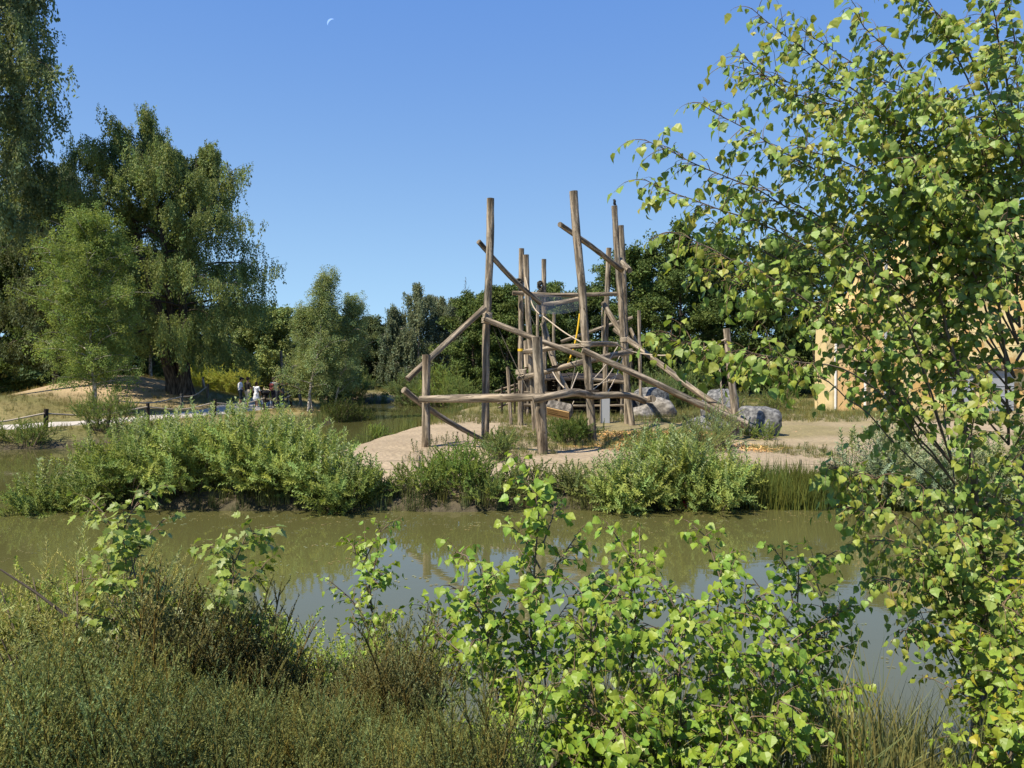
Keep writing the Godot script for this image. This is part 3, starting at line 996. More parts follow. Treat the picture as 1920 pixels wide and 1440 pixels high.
	rope(fr, [Vector3(1.41, 2.97, -26.00), Vector3(1.49, 2.67, -24.00), Vector3(1.63, 2.44, -22.40)], 0.021, "pale")
	rope(fr, [Vector3(5.03, 3.60, -31.60), Vector3(5.03, 3.10, -31.60)], 0.017, "pale")
	rope(fr, [Vector3(0.70, 5.17, -29.00), Vector3(0.89, 4.75, -29.00), Vector3(1.12, 4.71, -29.00), Vector3(1.41, 5.20, -30.00)], 0.017, "dark")
	rope(fr, [Vector3(2.95, 2.48, -27.00), Vector3(3.47, 2.62, -27.00), Vector3(4.14, 2.89, -29.00)], 0.015, "pale")
	lashing(fr, Vector3(-0.85, 4.91, -25.90), 0.155)
	lashing(fr, Vector3(-0.89, 4.76, -25.90), 0.155)
	lashing(fr, Vector3(2.50, 3.91, -25.20), 0.165)
	lashing(fr, Vector3(4.90, 4.34, -32.70), 0.165)
	lashing(fr, Vector3(0.35, 2.95, -29.20), 0.200)
	var band := Buf.new()
	tube(band, PackedVector3Array([Vector3(0.38, 3.84, -33.0), Vector3(0.38, 3.95, -33.0)]), PackedFloat32Array([0.128, 0.128]), 14)
	part("strap", band.mesh(), M.yellow, fr)
	for s in [[Vector3(0.28, 7.0, -32.8), 0.3], [Vector3(1.42, 7.55, -38.3), 0.9]]:   # old rope ends left high on two posts
		var b := Buf.new()
		for j in 4:
			var w := PackedVector3Array()
			var wr := PackedFloat32Array()
			for k in 12:
				w.append(s[0] + Vector3(0.13 * sin(k * 1.1 + j), -s[1] * k / 12.0, 0.1 * cos(k * 1.3 + j * 2.0)))
				wr.append(0.035)
			tube(b, w, wr, 5)
		part("rope", b.mesh(), M.rope_dark, fr)
	rebase(fr, Vector3(2.0, 0.6, -27.0))
	var net := Buf.new()
	var c := [Vector3(0.75, 6.20, -31.0), Vector3(3.1, 6.28, -34.2), Vector3(3.0, 5.72, -34.0), Vector3(0.80, 5.50, -31.0)]
	for k in 12:
		for j in 6:
			var f := func(u: float, v: float) -> Vector3: return (c[0] as Vector3).lerp(c[1], u).lerp((c[3] as Vector3).lerp(c[2], u), v) - Vector3(0, 0.18 * sin(PI * u) * v, 0.12 * sin(u * 9.0) * v)
			net.quad(f.call(k / 12.0, j / 6.0), f.call((k + 1) / 12.0, j / 6.0), f.call((k + 1) / 12.0, (j + 1) / 6.0), f.call(k / 12.0, (j + 1) / 6.0))
	var nm := mat("net", Color(0.5, 0.52, 0.55), 0.7)
	nm.transparency = BaseMaterial3D.TRANSPARENCY_ALPHA
	nm.albedo_color.a = 0.26
	tag(part("safety_net", net.mesh(), nm, self), "pale sagging net slung under the high cross log of the climbing frame", "net")
	# the swinging box under the front beam
	var sw := thing("swinging_box", "grey wooden box with tan underside hanging below the front beam", "swing", Vector3(1.52, 1.78, -23.8))
	sw.basis = Basis(Vector3.UP, -0.30) * Basis(Vector3.BACK, -0.20) * Basis(Vector3.RIGHT, -0.80)
	var wood := Buf.new()
	box(wood, Vector3.ZERO, Vector3(0.80, 0.34, 0.40), Basis.IDENTITY, 0.02)
	part("box", wood.mesh(), M.log_grey, sw)
	var bt := Buf.new()
	box(bt, Vector3(0, -0.182, 0), Vector3(0.74, 0.024, 0.36), Basis.IDENTITY, 0.004, Color(0.50, 0.33, 0.15))
	var un := part("underside", bt.mesh(), M.painted, sw)
	for k in 3:   # three lines of faded dark print
		var pr := Buf.new()
		var x := -0.32
		while x < (0.0 if k < 2 else 0.30):
			var w := R(0.02, 0.05)
			box(pr, Vector3(x + w * 0.5, -0.196, 0.09 - 0.085 * k), Vector3(w, 0.003, 0.022 if k < 2 else 0.045), Basis.IDENTITY, 0.0, Color(0.10, 0.06, 0.03))
			x += w + 0.012
		part("print", pr.mesh(), M.painted, un).set_meta("kind", "stuff")
	for x in [-0.32, 0.32]:
		rope(sw, [Vector3(x, 0.16, 0), Vector3(x * 0.95, 0.55, -0.1)], 0.014, "pale")
	# single posts behind
	for e in [["K", [Vector3(1.44, 6.63, -42.0), Vector3(1.44, 4.30, -42.0), Vector3(1.47, 0.30, -42.0)], 0.09, "thin weathered post standing behind the frame, left of its tallest log"], ["L", [Vector3(2.53, 6.44, -45.0), Vector3(2.51, 4.06, -45.0), Vector3(2.57, 0.30, -45.0)], 0.096, "thin post with a side spur behind the middle of the frame"], ["M", [Vector3(-0.19, 3.15, -33.0), Vector3(-0.12, 1.92, -33.0), Vector3(-0.02, 0.2, -33.0)], 0.077, "short leaning post on bare sand left of the frame's back posts"], ["N", [Vector3(6.79, 6.18, -40.0), Vector3(6.85, 3.39, -40.0), Vector3(6.95, 0.3, -40.0)], 0.093, "slim grey post standing alone right of the tall back posts"]]:
		var foot: Vector3 = e[1][-1]
		var o := thing("wooden_post", e[3], "post", foot, "thin posts behind the climbing frame")
		var q := []
		for v in e[1]:
			q.append(v - foot)
		log_part(o, "pole", q, e[2])
	# the bird on the tallest back post
	var bird := body([[Vector3(0, 0.07, 0), Vector3(0.015, 0.17, 0), 0.055, 0.06, Color.WHITE], [Vector3(0.01, 0.22, 0.0), Vector3(-0.01, 0.235, 0), 0.042, 0.036, Color.WHITE], [Vector3(-0.04, 0.235, 0), Vector3(-0.085, 0.225, 0), 0.014, 0.004, Color.WHITE], [Vector3(0.05, 0.06, 0), Vector3(0.10, -0.06, 0), 0.028, 0.016, Color.WHITE], [Vector3(0.0, 0.05, 0.02), Vector3(0.0, 0.0, 0.025), 0.012, 0.008, Color.WHITE], [Vector3(0.0, 0.05, -0.02), Vector3(0.0, 0.0, -0.025), 0.012, 0.008, Color.WHITE]], 0.012, 0.03)
	var bd := part("bird", bird, M.black, self)
	tag(bd, "small black bird perched on top of the frame's back post", "bird")
	bd.position = Vector3(4.46, 10.19, -32.7)

# ------------------------------------------------------------------ hut, rails, rocks, building
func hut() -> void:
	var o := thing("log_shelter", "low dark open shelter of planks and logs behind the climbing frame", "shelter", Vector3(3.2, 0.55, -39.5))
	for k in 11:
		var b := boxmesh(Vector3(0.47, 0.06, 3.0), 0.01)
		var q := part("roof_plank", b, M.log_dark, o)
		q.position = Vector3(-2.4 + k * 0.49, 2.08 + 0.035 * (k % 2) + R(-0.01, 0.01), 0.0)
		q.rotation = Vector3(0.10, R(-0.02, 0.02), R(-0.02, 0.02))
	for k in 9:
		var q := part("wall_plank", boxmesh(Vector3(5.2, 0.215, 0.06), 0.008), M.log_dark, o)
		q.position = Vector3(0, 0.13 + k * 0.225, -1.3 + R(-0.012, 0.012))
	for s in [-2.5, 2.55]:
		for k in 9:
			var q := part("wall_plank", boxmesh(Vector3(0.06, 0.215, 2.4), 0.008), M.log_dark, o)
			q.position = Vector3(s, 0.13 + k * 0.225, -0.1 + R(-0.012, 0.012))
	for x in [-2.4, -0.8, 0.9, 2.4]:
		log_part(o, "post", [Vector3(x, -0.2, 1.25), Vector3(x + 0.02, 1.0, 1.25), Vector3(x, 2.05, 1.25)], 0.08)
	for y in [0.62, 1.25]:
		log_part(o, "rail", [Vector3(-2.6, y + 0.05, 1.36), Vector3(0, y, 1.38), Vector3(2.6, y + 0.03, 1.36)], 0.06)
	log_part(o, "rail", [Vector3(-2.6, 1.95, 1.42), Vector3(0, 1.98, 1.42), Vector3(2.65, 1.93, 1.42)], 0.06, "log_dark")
	var f := thing("log_railing", "low railing of sloping thin logs left of the dark shelter", "railing", Vector3(0, 0.55, -41.0))
	for k in 5:
		log_part(f, "rail", [Vector3(-0.95 + 0.05 * k, 1.25 - k * 0.22, 0.2), Vector3(0.2, 1.62 - k * 0.22 + R(-0.04, 0.04), 0.1), Vector3(1.1, 1.85 - k * 0.24, 0.0)], 0.05)
	for x in [-0.55, 0.15, 0.85]:
		log_part(f, "post", [Vector3(x, -0.2, 0.3), Vector3(x, 1.7 + 0.25 * x, 0.3)], 0.06, "log_dark")
	# weathered deadwood standing left of the shore
	for e in [[Vector3(-13.8, 0.4, -49), Vector3(-14.6, 3.2, -49.5), "pale leaning dead trunk beside the shore birch"], [Vector3(-16.0, 0.5, -52), Vector3(-16.1, 4.3, -52), "upright bare grey snag behind the visitors"]]:
		var d := thing("snag", e[2], "dead tree", e[0])
		log_part(d, "trunk", [Vector3(0, -0.2, 0), (e[1] - e[0]) * 0.5 + Vector3(0.1, 0, 0), e[1] - e[0]], 0.10)
		log_part(d, "branch", [(e[1] - e[0]) * 0.6, (e[1] - e[0]) * 0.75 + Vector3(0.3, 0, 0.1), (e[1] - e[0]) * 0.85 + Vector3(0.35, 0.3, 0.1)], 0.04)

func rocks() -> void:
	for e in [[Vector3(9.3, 0.95, -28.0), Vector3(0.98, 0.92, 0.9), 4, "rock", "large grey boulder with a sheer right face beside the rope post", 7, [[Vector3(0.08, 1, 0.05).normalized(), 0.74], [Vector3(1, 0.10, 0.15).normalized(), 0.78], [Vector3(-0.15, 0.25, 1).normalized(), 0.74]]], [Vector3(8.7, 1.25, -31.0), Vector3(0.85, 1.15, 0.8), 7, "rock", "upright dark boulder behind the rope post", 8, [[Vector3(-0.05, 1, 0).normalized(), 0.85], [Vector3(1, 0.0, 0.2).normalized(), 0.8]]], [Vector3(8.0, 0.72, -29.3), Vector3(1.25, 0.55, 0.8), 12, "rock", "low grey boulder under the end of the long sloping log", 9], [Vector3(7.8, 0.9, -38.6), Vector3(0.95, 0.72, 0.8), 15, "pale_rock", "pale rounded rock right of the dark shelter", 14], [Vector3(6.5, 0.75, -38.0), Vector3(0.85, 0.55, 0.7), 18, "pale_rock", "flat pale rock half hidden behind the tall back posts", 14], [Vector3(7.6, 1.2, -41.0), Vector3(1.2, 0.9, 0.7), 21, "rock", "darker rock behind the pale rounded rock", 12]]:
		var o := part("boulder", stone(e[1], e[2], e[5], 0.07, e[6] if e.size() > 6 else []), M[e[3]], self)
		o.position = e[0]
		tag(o, e[4], "boulder", "boulders on the island")
	var stub := thing("log_stub", "short sawn log lying beside the pale rocks", "log", Vector3(6.75, 1.45, -38.6))
	log_part(stub, "trunk", [Vector3(0, 0, 0), Vector3(0.3, 0.12, 1.3)], 0.17)

func facade_image() -> ImageTexture:   # the paint on the wall: orange patches with cream between them
	var f := FastNoiseLite.new()
	f.noise_type = FastNoiseLite.TYPE_CELLULAR
	f.cellular_return_type = FastNoiseLite.RETURN_DISTANCE2_SUB
	f.frequency = 0.021
	f.seed = 6
	f.domain_warp_enabled = true
	f.domain_warp_amplitude = 22.0
	f.domain_warp_frequency = 0.02
	var im := Image.create(512, 512, false, Image.FORMAT_RGB8)
	for y in 512:
		for x in 512:
			var e := f.get_noise_2d(x, y * 0.8) * 0.5 + 0.5
			var s := 0.92 + 0.10 * nz.get_noise_2d(x * 3.0, y * 3.0) + 0.06 * nz.get_noise_2d(x * 11.0, y * 9.0)
			var c := Color(0.74, 0.61, 0.32).lerp(Color(0.64, 0.40, 0.145), smoothstep(0.13, 0.17, e) * 0.9)
			if x < 36:
				c = Color(0.76, 0.60, 0.31)
			elif x < 110:
				c = Color(0.70, 0.50, 0.24).lerp(Color(0.55, 0.34, 0.14), clampf(0.5 + 1.4 * nz.get_noise_2d(x * 2.0, y * 2.0), 0.0, 1.0))
			im.set_pixel(x, y, Color(c.r * s, c.g * s, c.b * s).linear_to_srgb())
	return ImageTexture.create_from_image(im)

func building() -> void:
	var o := thing("animal_house", "ochre animal house with orange painted patches and rough stepped top behind the birch", "building", Vector3(18.3, 0.4, -43.5))
	var top := Curve.new()
	var w := 16.0
	var wall := Buf.new()
	var nu := 90
	var nv := 50
	var topy := func(u: float) -> float:
		var x := u * w
		return 5.6 + 1.1 * smoothstep(0.2, 1.2, x) + 2.2 * smoothstep(1.5, 3.4, x) + 1.9 * smoothstep(3.6, 6.0, x) + 1.2 * smoothstep(6.5, 10.0, x) + 0.35 * nz.get_noise_1d(x * 30.0) + 0.2 * nz.get_noise_1d(x * 120.0)
	for side in 2:   # front, back
		for j in nv + 1:
			for k in nu + 1:
				var u := float(k) / nu
				var v := float(j) / nv
				var h: float = topy.call(u)
				var x := u * w
				var y := v * h
				var z := 0.9 * sin(u * 2.2) * -1.0 + 0.10 * nz.get_noise_2d(x * 18.0, y * 18.0) + 0.05 * nz.get_noise_2d(x * 60.0, y * 60.0)
				z -= 0.35 * smoothstep(0.85, 1.0, v)
				if side == 1:
					z -= 1.6
				elif x > 0.55 and x < 2.35 and y < 4.3:
					z -= 0.22
				wall.vert(Vector3(x, y, z), Vector3.BACK, Vector2(x / w, 1.0 - y / 12.5))
	for side in 2:
		for j in nv:
			for k in nu:
				var q := side * (nu + 1) * (nv + 1) + j * (nu + 1) + k
				if side == 0:
					wall.tri(q, q + nu + 1, q + 1); wall.tri(q + 1, q + nu + 1, q + nu + 2)
				else:
					wall.tri(q, q + 1, q + nu + 1); wall.tri(q + 1, q + nu + 2, q + nu + 1)
	var off := (nu + 1) * (nv + 1)
	wall.smooth()
	for j in nv:   # the end that faces the pond, and the top
		var a := j * (nu + 1)
		wall.quad(wall.v[a], wall.v[a + nu + 1], wall.v[a + nu + 1 + off], wall.v[a + off], Color(1, 1, 1), 0.03, 0.3)
		a += nu
		wall.quad(wall.v[a], wall.v[a + off], wall.v[a + nu + 1 + off], wall.v[a + nu + 1], Color(1, 1, 1), 0.03, 0.3)
	for k in nu:
		var a := nv * (nu + 1) + k
		wall.quad(wall.v[a], wall.v[a + off], wall.v[a + off + 1], wall.v[a + 1], Color(0.8, 0.7, 0.6), 0.03, 0.1)
	var m := mat("facade", Color.WHITE, 0.9)
	m.albedo_texture = facade_image()
	part("wall", wall.mesh(), m, o)
	# the tall panelled door in its recess
	for k in 2:
		for j in 2:
			var d := Buf.new()
			box(d, Vector3.ZERO, Vector3(0.80, 1.36 if j == 1 else 2.70, 0.05), Basis.IDENTITY, 0.012, Color(0.66, 0.47, 0.25) if j == 1 else Color(0.62, 0.41, 0.19))
			var q := part("door_panel", d.mesh(), M.painted, o)
			q.position = Vector3(1.03 + 0.82 * k, 1.36 if j == 0 else 3.40, -0.14)
	for x in [0.56, 2.30]:
		var q := part("door_frame", boxmesh(Vector3(0.11, 4.2, 0.10), 0.01), M.white_paint, o)
		q.position = Vector3(x, 2.1, -0.06)
	var lt := part("lintel", boxmesh(Vector3(1.86, 0.06, 0.16), 0.01), M.log_dark, o)
	lt.position = Vector3(1.43, 4.2, -0.05)
	var pipe := Buf.new()
	tube(pipe, PackedVector3Array([Vector3(3.45, 0.0, 0.05), Vector3(3.45, 9.0, -0.05)]), PackedFloat32Array([0.09, 0.09]), 10)
	part("downpipe", pipe.mesh(), M.grey_metal, o)
	var sh := part("ledge", boxmesh(Vector3(4.6, 0.28, 0.5), 0.04), M.bark, o)
	sh.position = Vector3(9.6, 2.75, -0.55)
	for x in [8.2, 10.6]:
		var q := part("shutter", boxmesh(Vector3(1.5, 2.4, 0.12), 0.02), M.grey_metal, o)
		q.position = Vector3(x, 1.35, -0.62)
		for k in 4:
			var r := part("rib", boxmesh(Vector3(1.46, 0.05, 0.03), 0.006), M.grey_metal, q)
			r.position = Vector3(0, -0.9 + k * 0.6, 0.075)

# ------------------------------------------------------------------ the rope fence and the visitors
func fences() -> void:
	var runs := [[[Vector2(-21.6, 28.2), Vector2(-18.9, 30.2), Vector2(-16.9, 34.6), Vector2(-15.4, 38.6), Vector2(-14.4, 43.5), Vector2(-14.2, 48.0)], "dark posts joined by a slack rope on the pond side of the path"], [[Vector2(-20.4, 38.5), Vector2(-18.85, 42.6), Vector2(-19.6, 48.0), Vector2(-21.9, 53.0), Vector2(-24.3, 59.5)], "posts with a sagging rope between mound and path"], [[Vector2(-20.6, 62.0), Vector2(-17.8, 57.0), Vector2(-15.8, 52.6)], "taut yellow rope on posts behind the visitors"]]
	for e in runs:
		var o := thing("rope_fence", e[1], "fence")
		var tops := []
		for p in e[0]:
			var y := G(p.x, -p.y)
			log_part(o, "post", [Vector3(p.x, y - 0.2, -p.y), Vector3(p.x + R(-0.05, 0.05), y + 0.9, -p.y)], 0.085, "log_dark" if e[0].size() == 6 else "log")
			tops.append(Vector3(p.x, y + 0.72, -p.y + 0.09))
		for k in tops.size() - 1:
			var m: Vector3 = (tops[k] + tops[k + 1]) * 0.5 - Vector3(0, 0.22 if e[0].size() > 3 else 0.04, 0)
			rope(o, [tops[k], m, tops[k + 1]], 0.035 if e[0].size() > 3 else 0.05, "pale")
		rebase(o, Vector3(e[0][0].x, 0.6, -e[0][0].y))
	var f := thing("wire_fence", "thin stakes with slack wire along the island's front bank", "fence")
	var last := Vector3.ZERO
	for x in [-4.6, -2.2, 0.1, 2.6, 4.9, 6.75, 8.6]:
		var z := -17.55 + 0.1 * sin(x * 3.0)
		var y := G(x, z)
		log_part(f, "stake", [Vector3(x, y - 0.15, z), Vector3(x + 0.01, y + 0.55, z)], 0.03)
		if last != Vector3.ZERO:
			for h in [0.25, 0.45]:
				var a: Vector3 = last + Vector3(0, h, 0.03)
				var b2 := Vector3(x, y + h, z + 0.03)
				var wb := Buf.new()
				tube(wb, PackedVector3Array([a, (a + b2) * 0.5 - Vector3(0, 0.03, 0), b2]), PackedFloat32Array([0.004, 0.004, 0.004]), 4)
				part("wire", wb.mesh(), M.rope_dark, f)
		last = Vector3(x, y, z)
	rebase(f, Vector3(0, 0.4, -17.5))

func person(at: Vector2, turn: float, h: float, look: Dictionary, label: String) -> void:
	var k := h / 1.75
	var skin: Color = look.skin
	var top: Color = look.top
	var leg: Color = look.leg
	var bones := []
	var st: float = look.get("step", 0.05)
	for s in [-1.0, 1.0]:
		var hip := Vector3(0.09 * s, 0.90, 0)
		var knee := Vector3(0.10 * s, 0.49, 0.03 + st * s)
		var ank := Vector3(0.11 * s, 0.08, -0.02 + st * 1.6 * s)
		bones.append([hip, knee, 0.105, 0.075, leg])
		if look.get("shorts", false):
			bones.append([knee + (ank - knee) * 0.12, ank, 0.058, 0.042, skin])
		else:
			bones.append([knee, ank, 0.072, 0.055, leg])
		bones.append([ank + Vector3(0, -0.035, -0.04), ank + Vector3(0.01 * s, -0.045, 0.14), 0.042, 0.036, look.shoe])
		var sh := Vector3(0.19 * s, 1.42, 0)
		var arm: Array = look.get("arms", [Vector3(0.24, 1.13, 0.05), Vector3(0.20, 0.93, 0.22)])
		var el: Vector3 = arm[0] * Vector3(s, 1, 1)
		var wr: Vector3 = arm[1] * Vector3(s, 1, 1)
		if look.has("point") and s > 0.0:
			el = Vector3(0.34, 1.32, 0.22)
			wr = Vector3(0.44, 1.36, 0.50)
		bones.append([sh, sh.lerp(el, 0.75), 0.062, 0.052, top])
		bones.append([sh.lerp(el, 0.75), el, 0.045, 0.042, skin if look.get("short_sleeve", true) else top])
		bones.append([el, wr, 0.040, 0.028, skin if look.get("short_sleeve", true) else top])
		var dir := (wr - el).normalized()
		bones.append([wr, wr + dir * 0.08, 0.030, 0.032, skin])
		for q in 4:
			var side := dir.cross(Vector3.UP).normalized() * (0.012 * (q - 1.5) * 1.6)
			bones.append([wr + dir * 0.08 + side, wr + dir * (0.165 - 0.012 * absf(q - 1.5)) + side - Vector3(0, 0.012, 0), 0.011, 0.009, skin])
		bones.append([wr + dir * 0.03, wr + dir * 0.08 + Vector3(-0.04 * s, 0.0, 0.02), 0.012, 0.010, skin])
	bones.append([Vector3(-0.06, 0.95, 0), Vector3(0.06, 0.95, 0), 0.125, 0.125, leg])
	bones.append([Vector3(0, 1.02, 0), Vector3(0, 1.32, 0.0), 0.135, 0.15, top])
	bones.append([Vector3(-0.13, 1.38, -0.01), Vector3(0.13, 1.38, -0.01), 0.09, 0.09, top])
	if look.has("dress"):
		bones.append([Vector3(0, 1.0, 0), Vector3(0, 0.66, 0), 0.14, 0.23, top])
	var tip: float = look.get("nod", 0.03)
	bones.append([Vector3(0, 1.45, -0.01), Vector3(0, 1.54, tip * 0.5), 0.055, 0.052, skin])
	var head := Vector3(0, 1.645, tip)
	bones.append([head + Vector3(0, 0.025, -0.01), head + Vector3(0, -0.03, 0.012), 0.098, 0.078, skin])
	bones.append([head + Vector3(0, 0.01, 0.095), head + Vector3(0, -0.015, 0.112), 0.012, 0.014, skin])
	for s in [-1.0, 1.0]:
		bones.append([head + Vector3(0.088 * s, 0.01, -0.005), head + Vector3(0.09 * s, -0.02, -0.005), 0.016, 0.014, skin])
		bones.append([head + Vector3(0.034 * s, 0.015, 0.088), head + Vector3(0.034 * s, 0.015, 0.09), 0.009, 0.009, Color(0.02, 0.02, 0.02)])
	bones.append([head + Vector3(-0.02, -0.052, 0.083), head + Vector3(0.02, -0.052, 0.083), 0.008, 0.008, Color(0.25, 0.08, 0.07)])
	for b in bones:
		for q in 4:
			b[q] = b[q] * k
	var o := thing("person", label, "person", Vector3(at.x, G(at.x, -at.y) + 0.05, -at.y), "visitors on the path")
	o.rotation.y = turn
	part("figure", body(bones, 0.026 * k, 0.035 * k), M.skin, o)
	var hb := [[head + Vector3(0, 0.05, -0.025), head + Vector3(0, 0.03, -0.04), 0.105, 0.098, look.hair]]
	if look.has("cap"):
		hb.append([head + Vector3(0, 0.06, 0.06), head + Vector3(0, 0.045, 0.15), 0.055, 0.035, look.hair])
	if look.has("bun"):
		hb.append([head + Vector3(0, 0.0, -0.09), head + Vector3(0, -0.09, -0.09), 0.06, 0.045, look.hair])
	for b in hb:
		for q in 4:
			b[q] = b[q] * k
	part("cap" if look.has("cap") else "hair", body(hb, 0.02 * k, 0.03), M.skin, o)
	if look.has("bag"):
		var s := Buf.new()
		var w := PackedVector3Array()
		for q in 21:
			var a := TAU * q / 20.0
			w.append(Vector3(0.17 * cos(a) , 1.20 + 0.30 * sin(a) + 0.10 * cos(a), 0.175 * sin(a + 0.6)) * k)
		var wr2 := PackedFloat32Array()
		wr2.resize(21)
		wr2.fill(0.014)
		tube(s, w, wr2, 5, Color.WHITE, 0.0, 1.0, false)
		part("bag_strap", s.mesh(), M.black, o)
	if look.has("pack"):
		var pk := body([[Vector3(-0.07, 1.12, -0.20), Vector3(0.07, 1.12, -0.20), 0.11, 0.11, Color(0.42, 0.10, 0.09)], [Vector3(-0.06, 1.35, -0.19), Vector3(0.06, 1.35, -0.19), 0.10, 0.10, Color(0.45, 0.12, 0.10)]], 0.03, 0.06)
		tag(part("backpack", pk, M.skin, self), "red backpack on the visitor standing behind the stroller", "backpack").transform = o.transform

func visitors() -> void:
	var tan_skin := Color(0.36, 0.20, 0.13)
	person(Vector2(-16.45, 45.2), 2.2, 1.74, {"skin": tan_skin, "top": Color(0.72, 0.73, 0.76), "leg": Color(0.035, 0.04, 0.045), "shoe": Color(0.03, 0.03, 0.03), "hair": Color(0.012, 0.012, 0.014), "shorts": true, "cap": true, "nod": 0.07}, "person in a white T-shirt, dark shorts and black cap, looking down")
	person(Vector2(-15.95, 45.0), 2.6, 1.80, {"skin": tan_skin, "top": Color(0.035, 0.028, 0.025), "leg": Color(0.50, 0.42, 0.31), "shoe": Color(0.25, 0.2, 0.15), "hair": Color(0.02, 0.015, 0.012), "shorts": true, "nod": 0.05}, "person in a dark brown shirt and beige trousers, back turned")
	person(Vector2(-15.45, 45.1), 2.9, 1.52, {"skin": tan_skin, "top": Color(0.74, 0.74, 0.75), "leg": Color(0.70, 0.70, 0.70), "shoe": Color(0.6, 0.6, 0.6), "hair": Color(0.012, 0.01, 0.01), "shorts": true, "dress": true, "bag": true, "bun": true}, "person in a white dress with a dark shoulder strap")
	person(Vector2(-14.75, 46.2), 2.7, 1.80, {"skin": tan_skin, "top": Color(0.50, 0.49, 0.47), "leg": Color(0.03, 0.03, 0.04), "shoe": Color(0.05, 0.05, 0.05), "hair": Color(0.15, 0.10, 0.07), "pack": true, "short_sleeve": false}, "person in a light top carrying a red backpack")
	person(Vector2(-14.35, 45.6), 1.9, 1.84, {"skin": tan_skin, "top": Color(0.10, 0.12, 0.12), "leg": Color(0.05, 0.055, 0.07), "shoe": Color(0.04, 0.04, 0.04), "hair": Color(0.012, 0.012, 0.012), "point": true}, "person in a grey shirt stretching one arm out to the right")
	var o := thing("stroller", "black child stroller standing between the visitors", "stroller", Vector3(-14.95, G(-14.95, -45.3) + 0.06, -45.3))
	o.rotation.y = 0.5
	for x in [-0.24, 0.24]:
		for z in [-0.30, 0.36]:
			var w := TorusMesh.new()
			w.inner_radius = 0.075
			w.outer_radius = 0.12
			w.rings = 20
			w.ring_segments = 8
			var q := part("wheel", w, M.black, o)
			q.position = Vector3(x, 0.12, z)
			q.rotation.z = PI / 2
			var hub := part("hub", boxmesh(Vector3(0.15, 0.02, 0.03), 0.004), M.grey_metal, q)
			hub.rotation.y = 0.5
	var fb := Buf.new()
	for x in [-0.24, 0.24]:
		tube(fb, PackedVector3Array([Vector3(x, 0.12, 0.36), Vector3(x, 0.55, 0.05), Vector3(x, 1.02, -0.42)]), PackedFloat32Array([0.014, 0.014, 0.014]), 6)
		tube(fb, PackedVector3Array([Vector3(x, 0.12, -0.30), Vector3(x, 0.55, 0.05)]), PackedFloat32Array([0.014, 0.014]), 6)
	tube(fb, PackedVector3Array([Vector3(-0.24, 1.02, -0.42), Vector3(0.24, 1.02, -0.42)]), PackedFloat32Array([0.018, 0.018]), 6)
	part("frame", fb.mesh(), M.grey_metal, o)
	part("seat", body([[Vector3(-0.13, 0.42, 0.15), Vector3(0.13, 0.42, 0.15), 0.08, 0.08, Color.WHITE], [Vector3(-0.13, 0.45, -0.02), Vector3(0.13, 0.45, -0.02), 0.07, 0.07, Color.WHITE], [Vector3(-0.13, 0.78, -0.18), Vector3(0.13, 0.78, -0.18), 0.07, 0.07, Color.WHITE], [Vector3(0, 0.45, -0.02), Vector3(0, 0.78, -0.18), 0.14, 0.14, Color.WHITE]], 0.03, 0.08), M.black, o)
	part("canopy", body([[Vector3(-0.15, 0.93, -0.12), Vector3(0.15, 0.93, -0.12), 0.13, 0.13, Color.WHITE], [Vector3(-0.15, 0.90, 0.08), Vector3(0.15, 0.90, 0.08), 0.07, 0.07, Color.WHITE]], 0.03, 0.08), M.black, o)

# ------------------------------------------------------------------ trees, bushes, grass
func on_ground(x: float, z: float) -> Vector3:
	return Vector3(x, G(x, z) - 0.05, z)

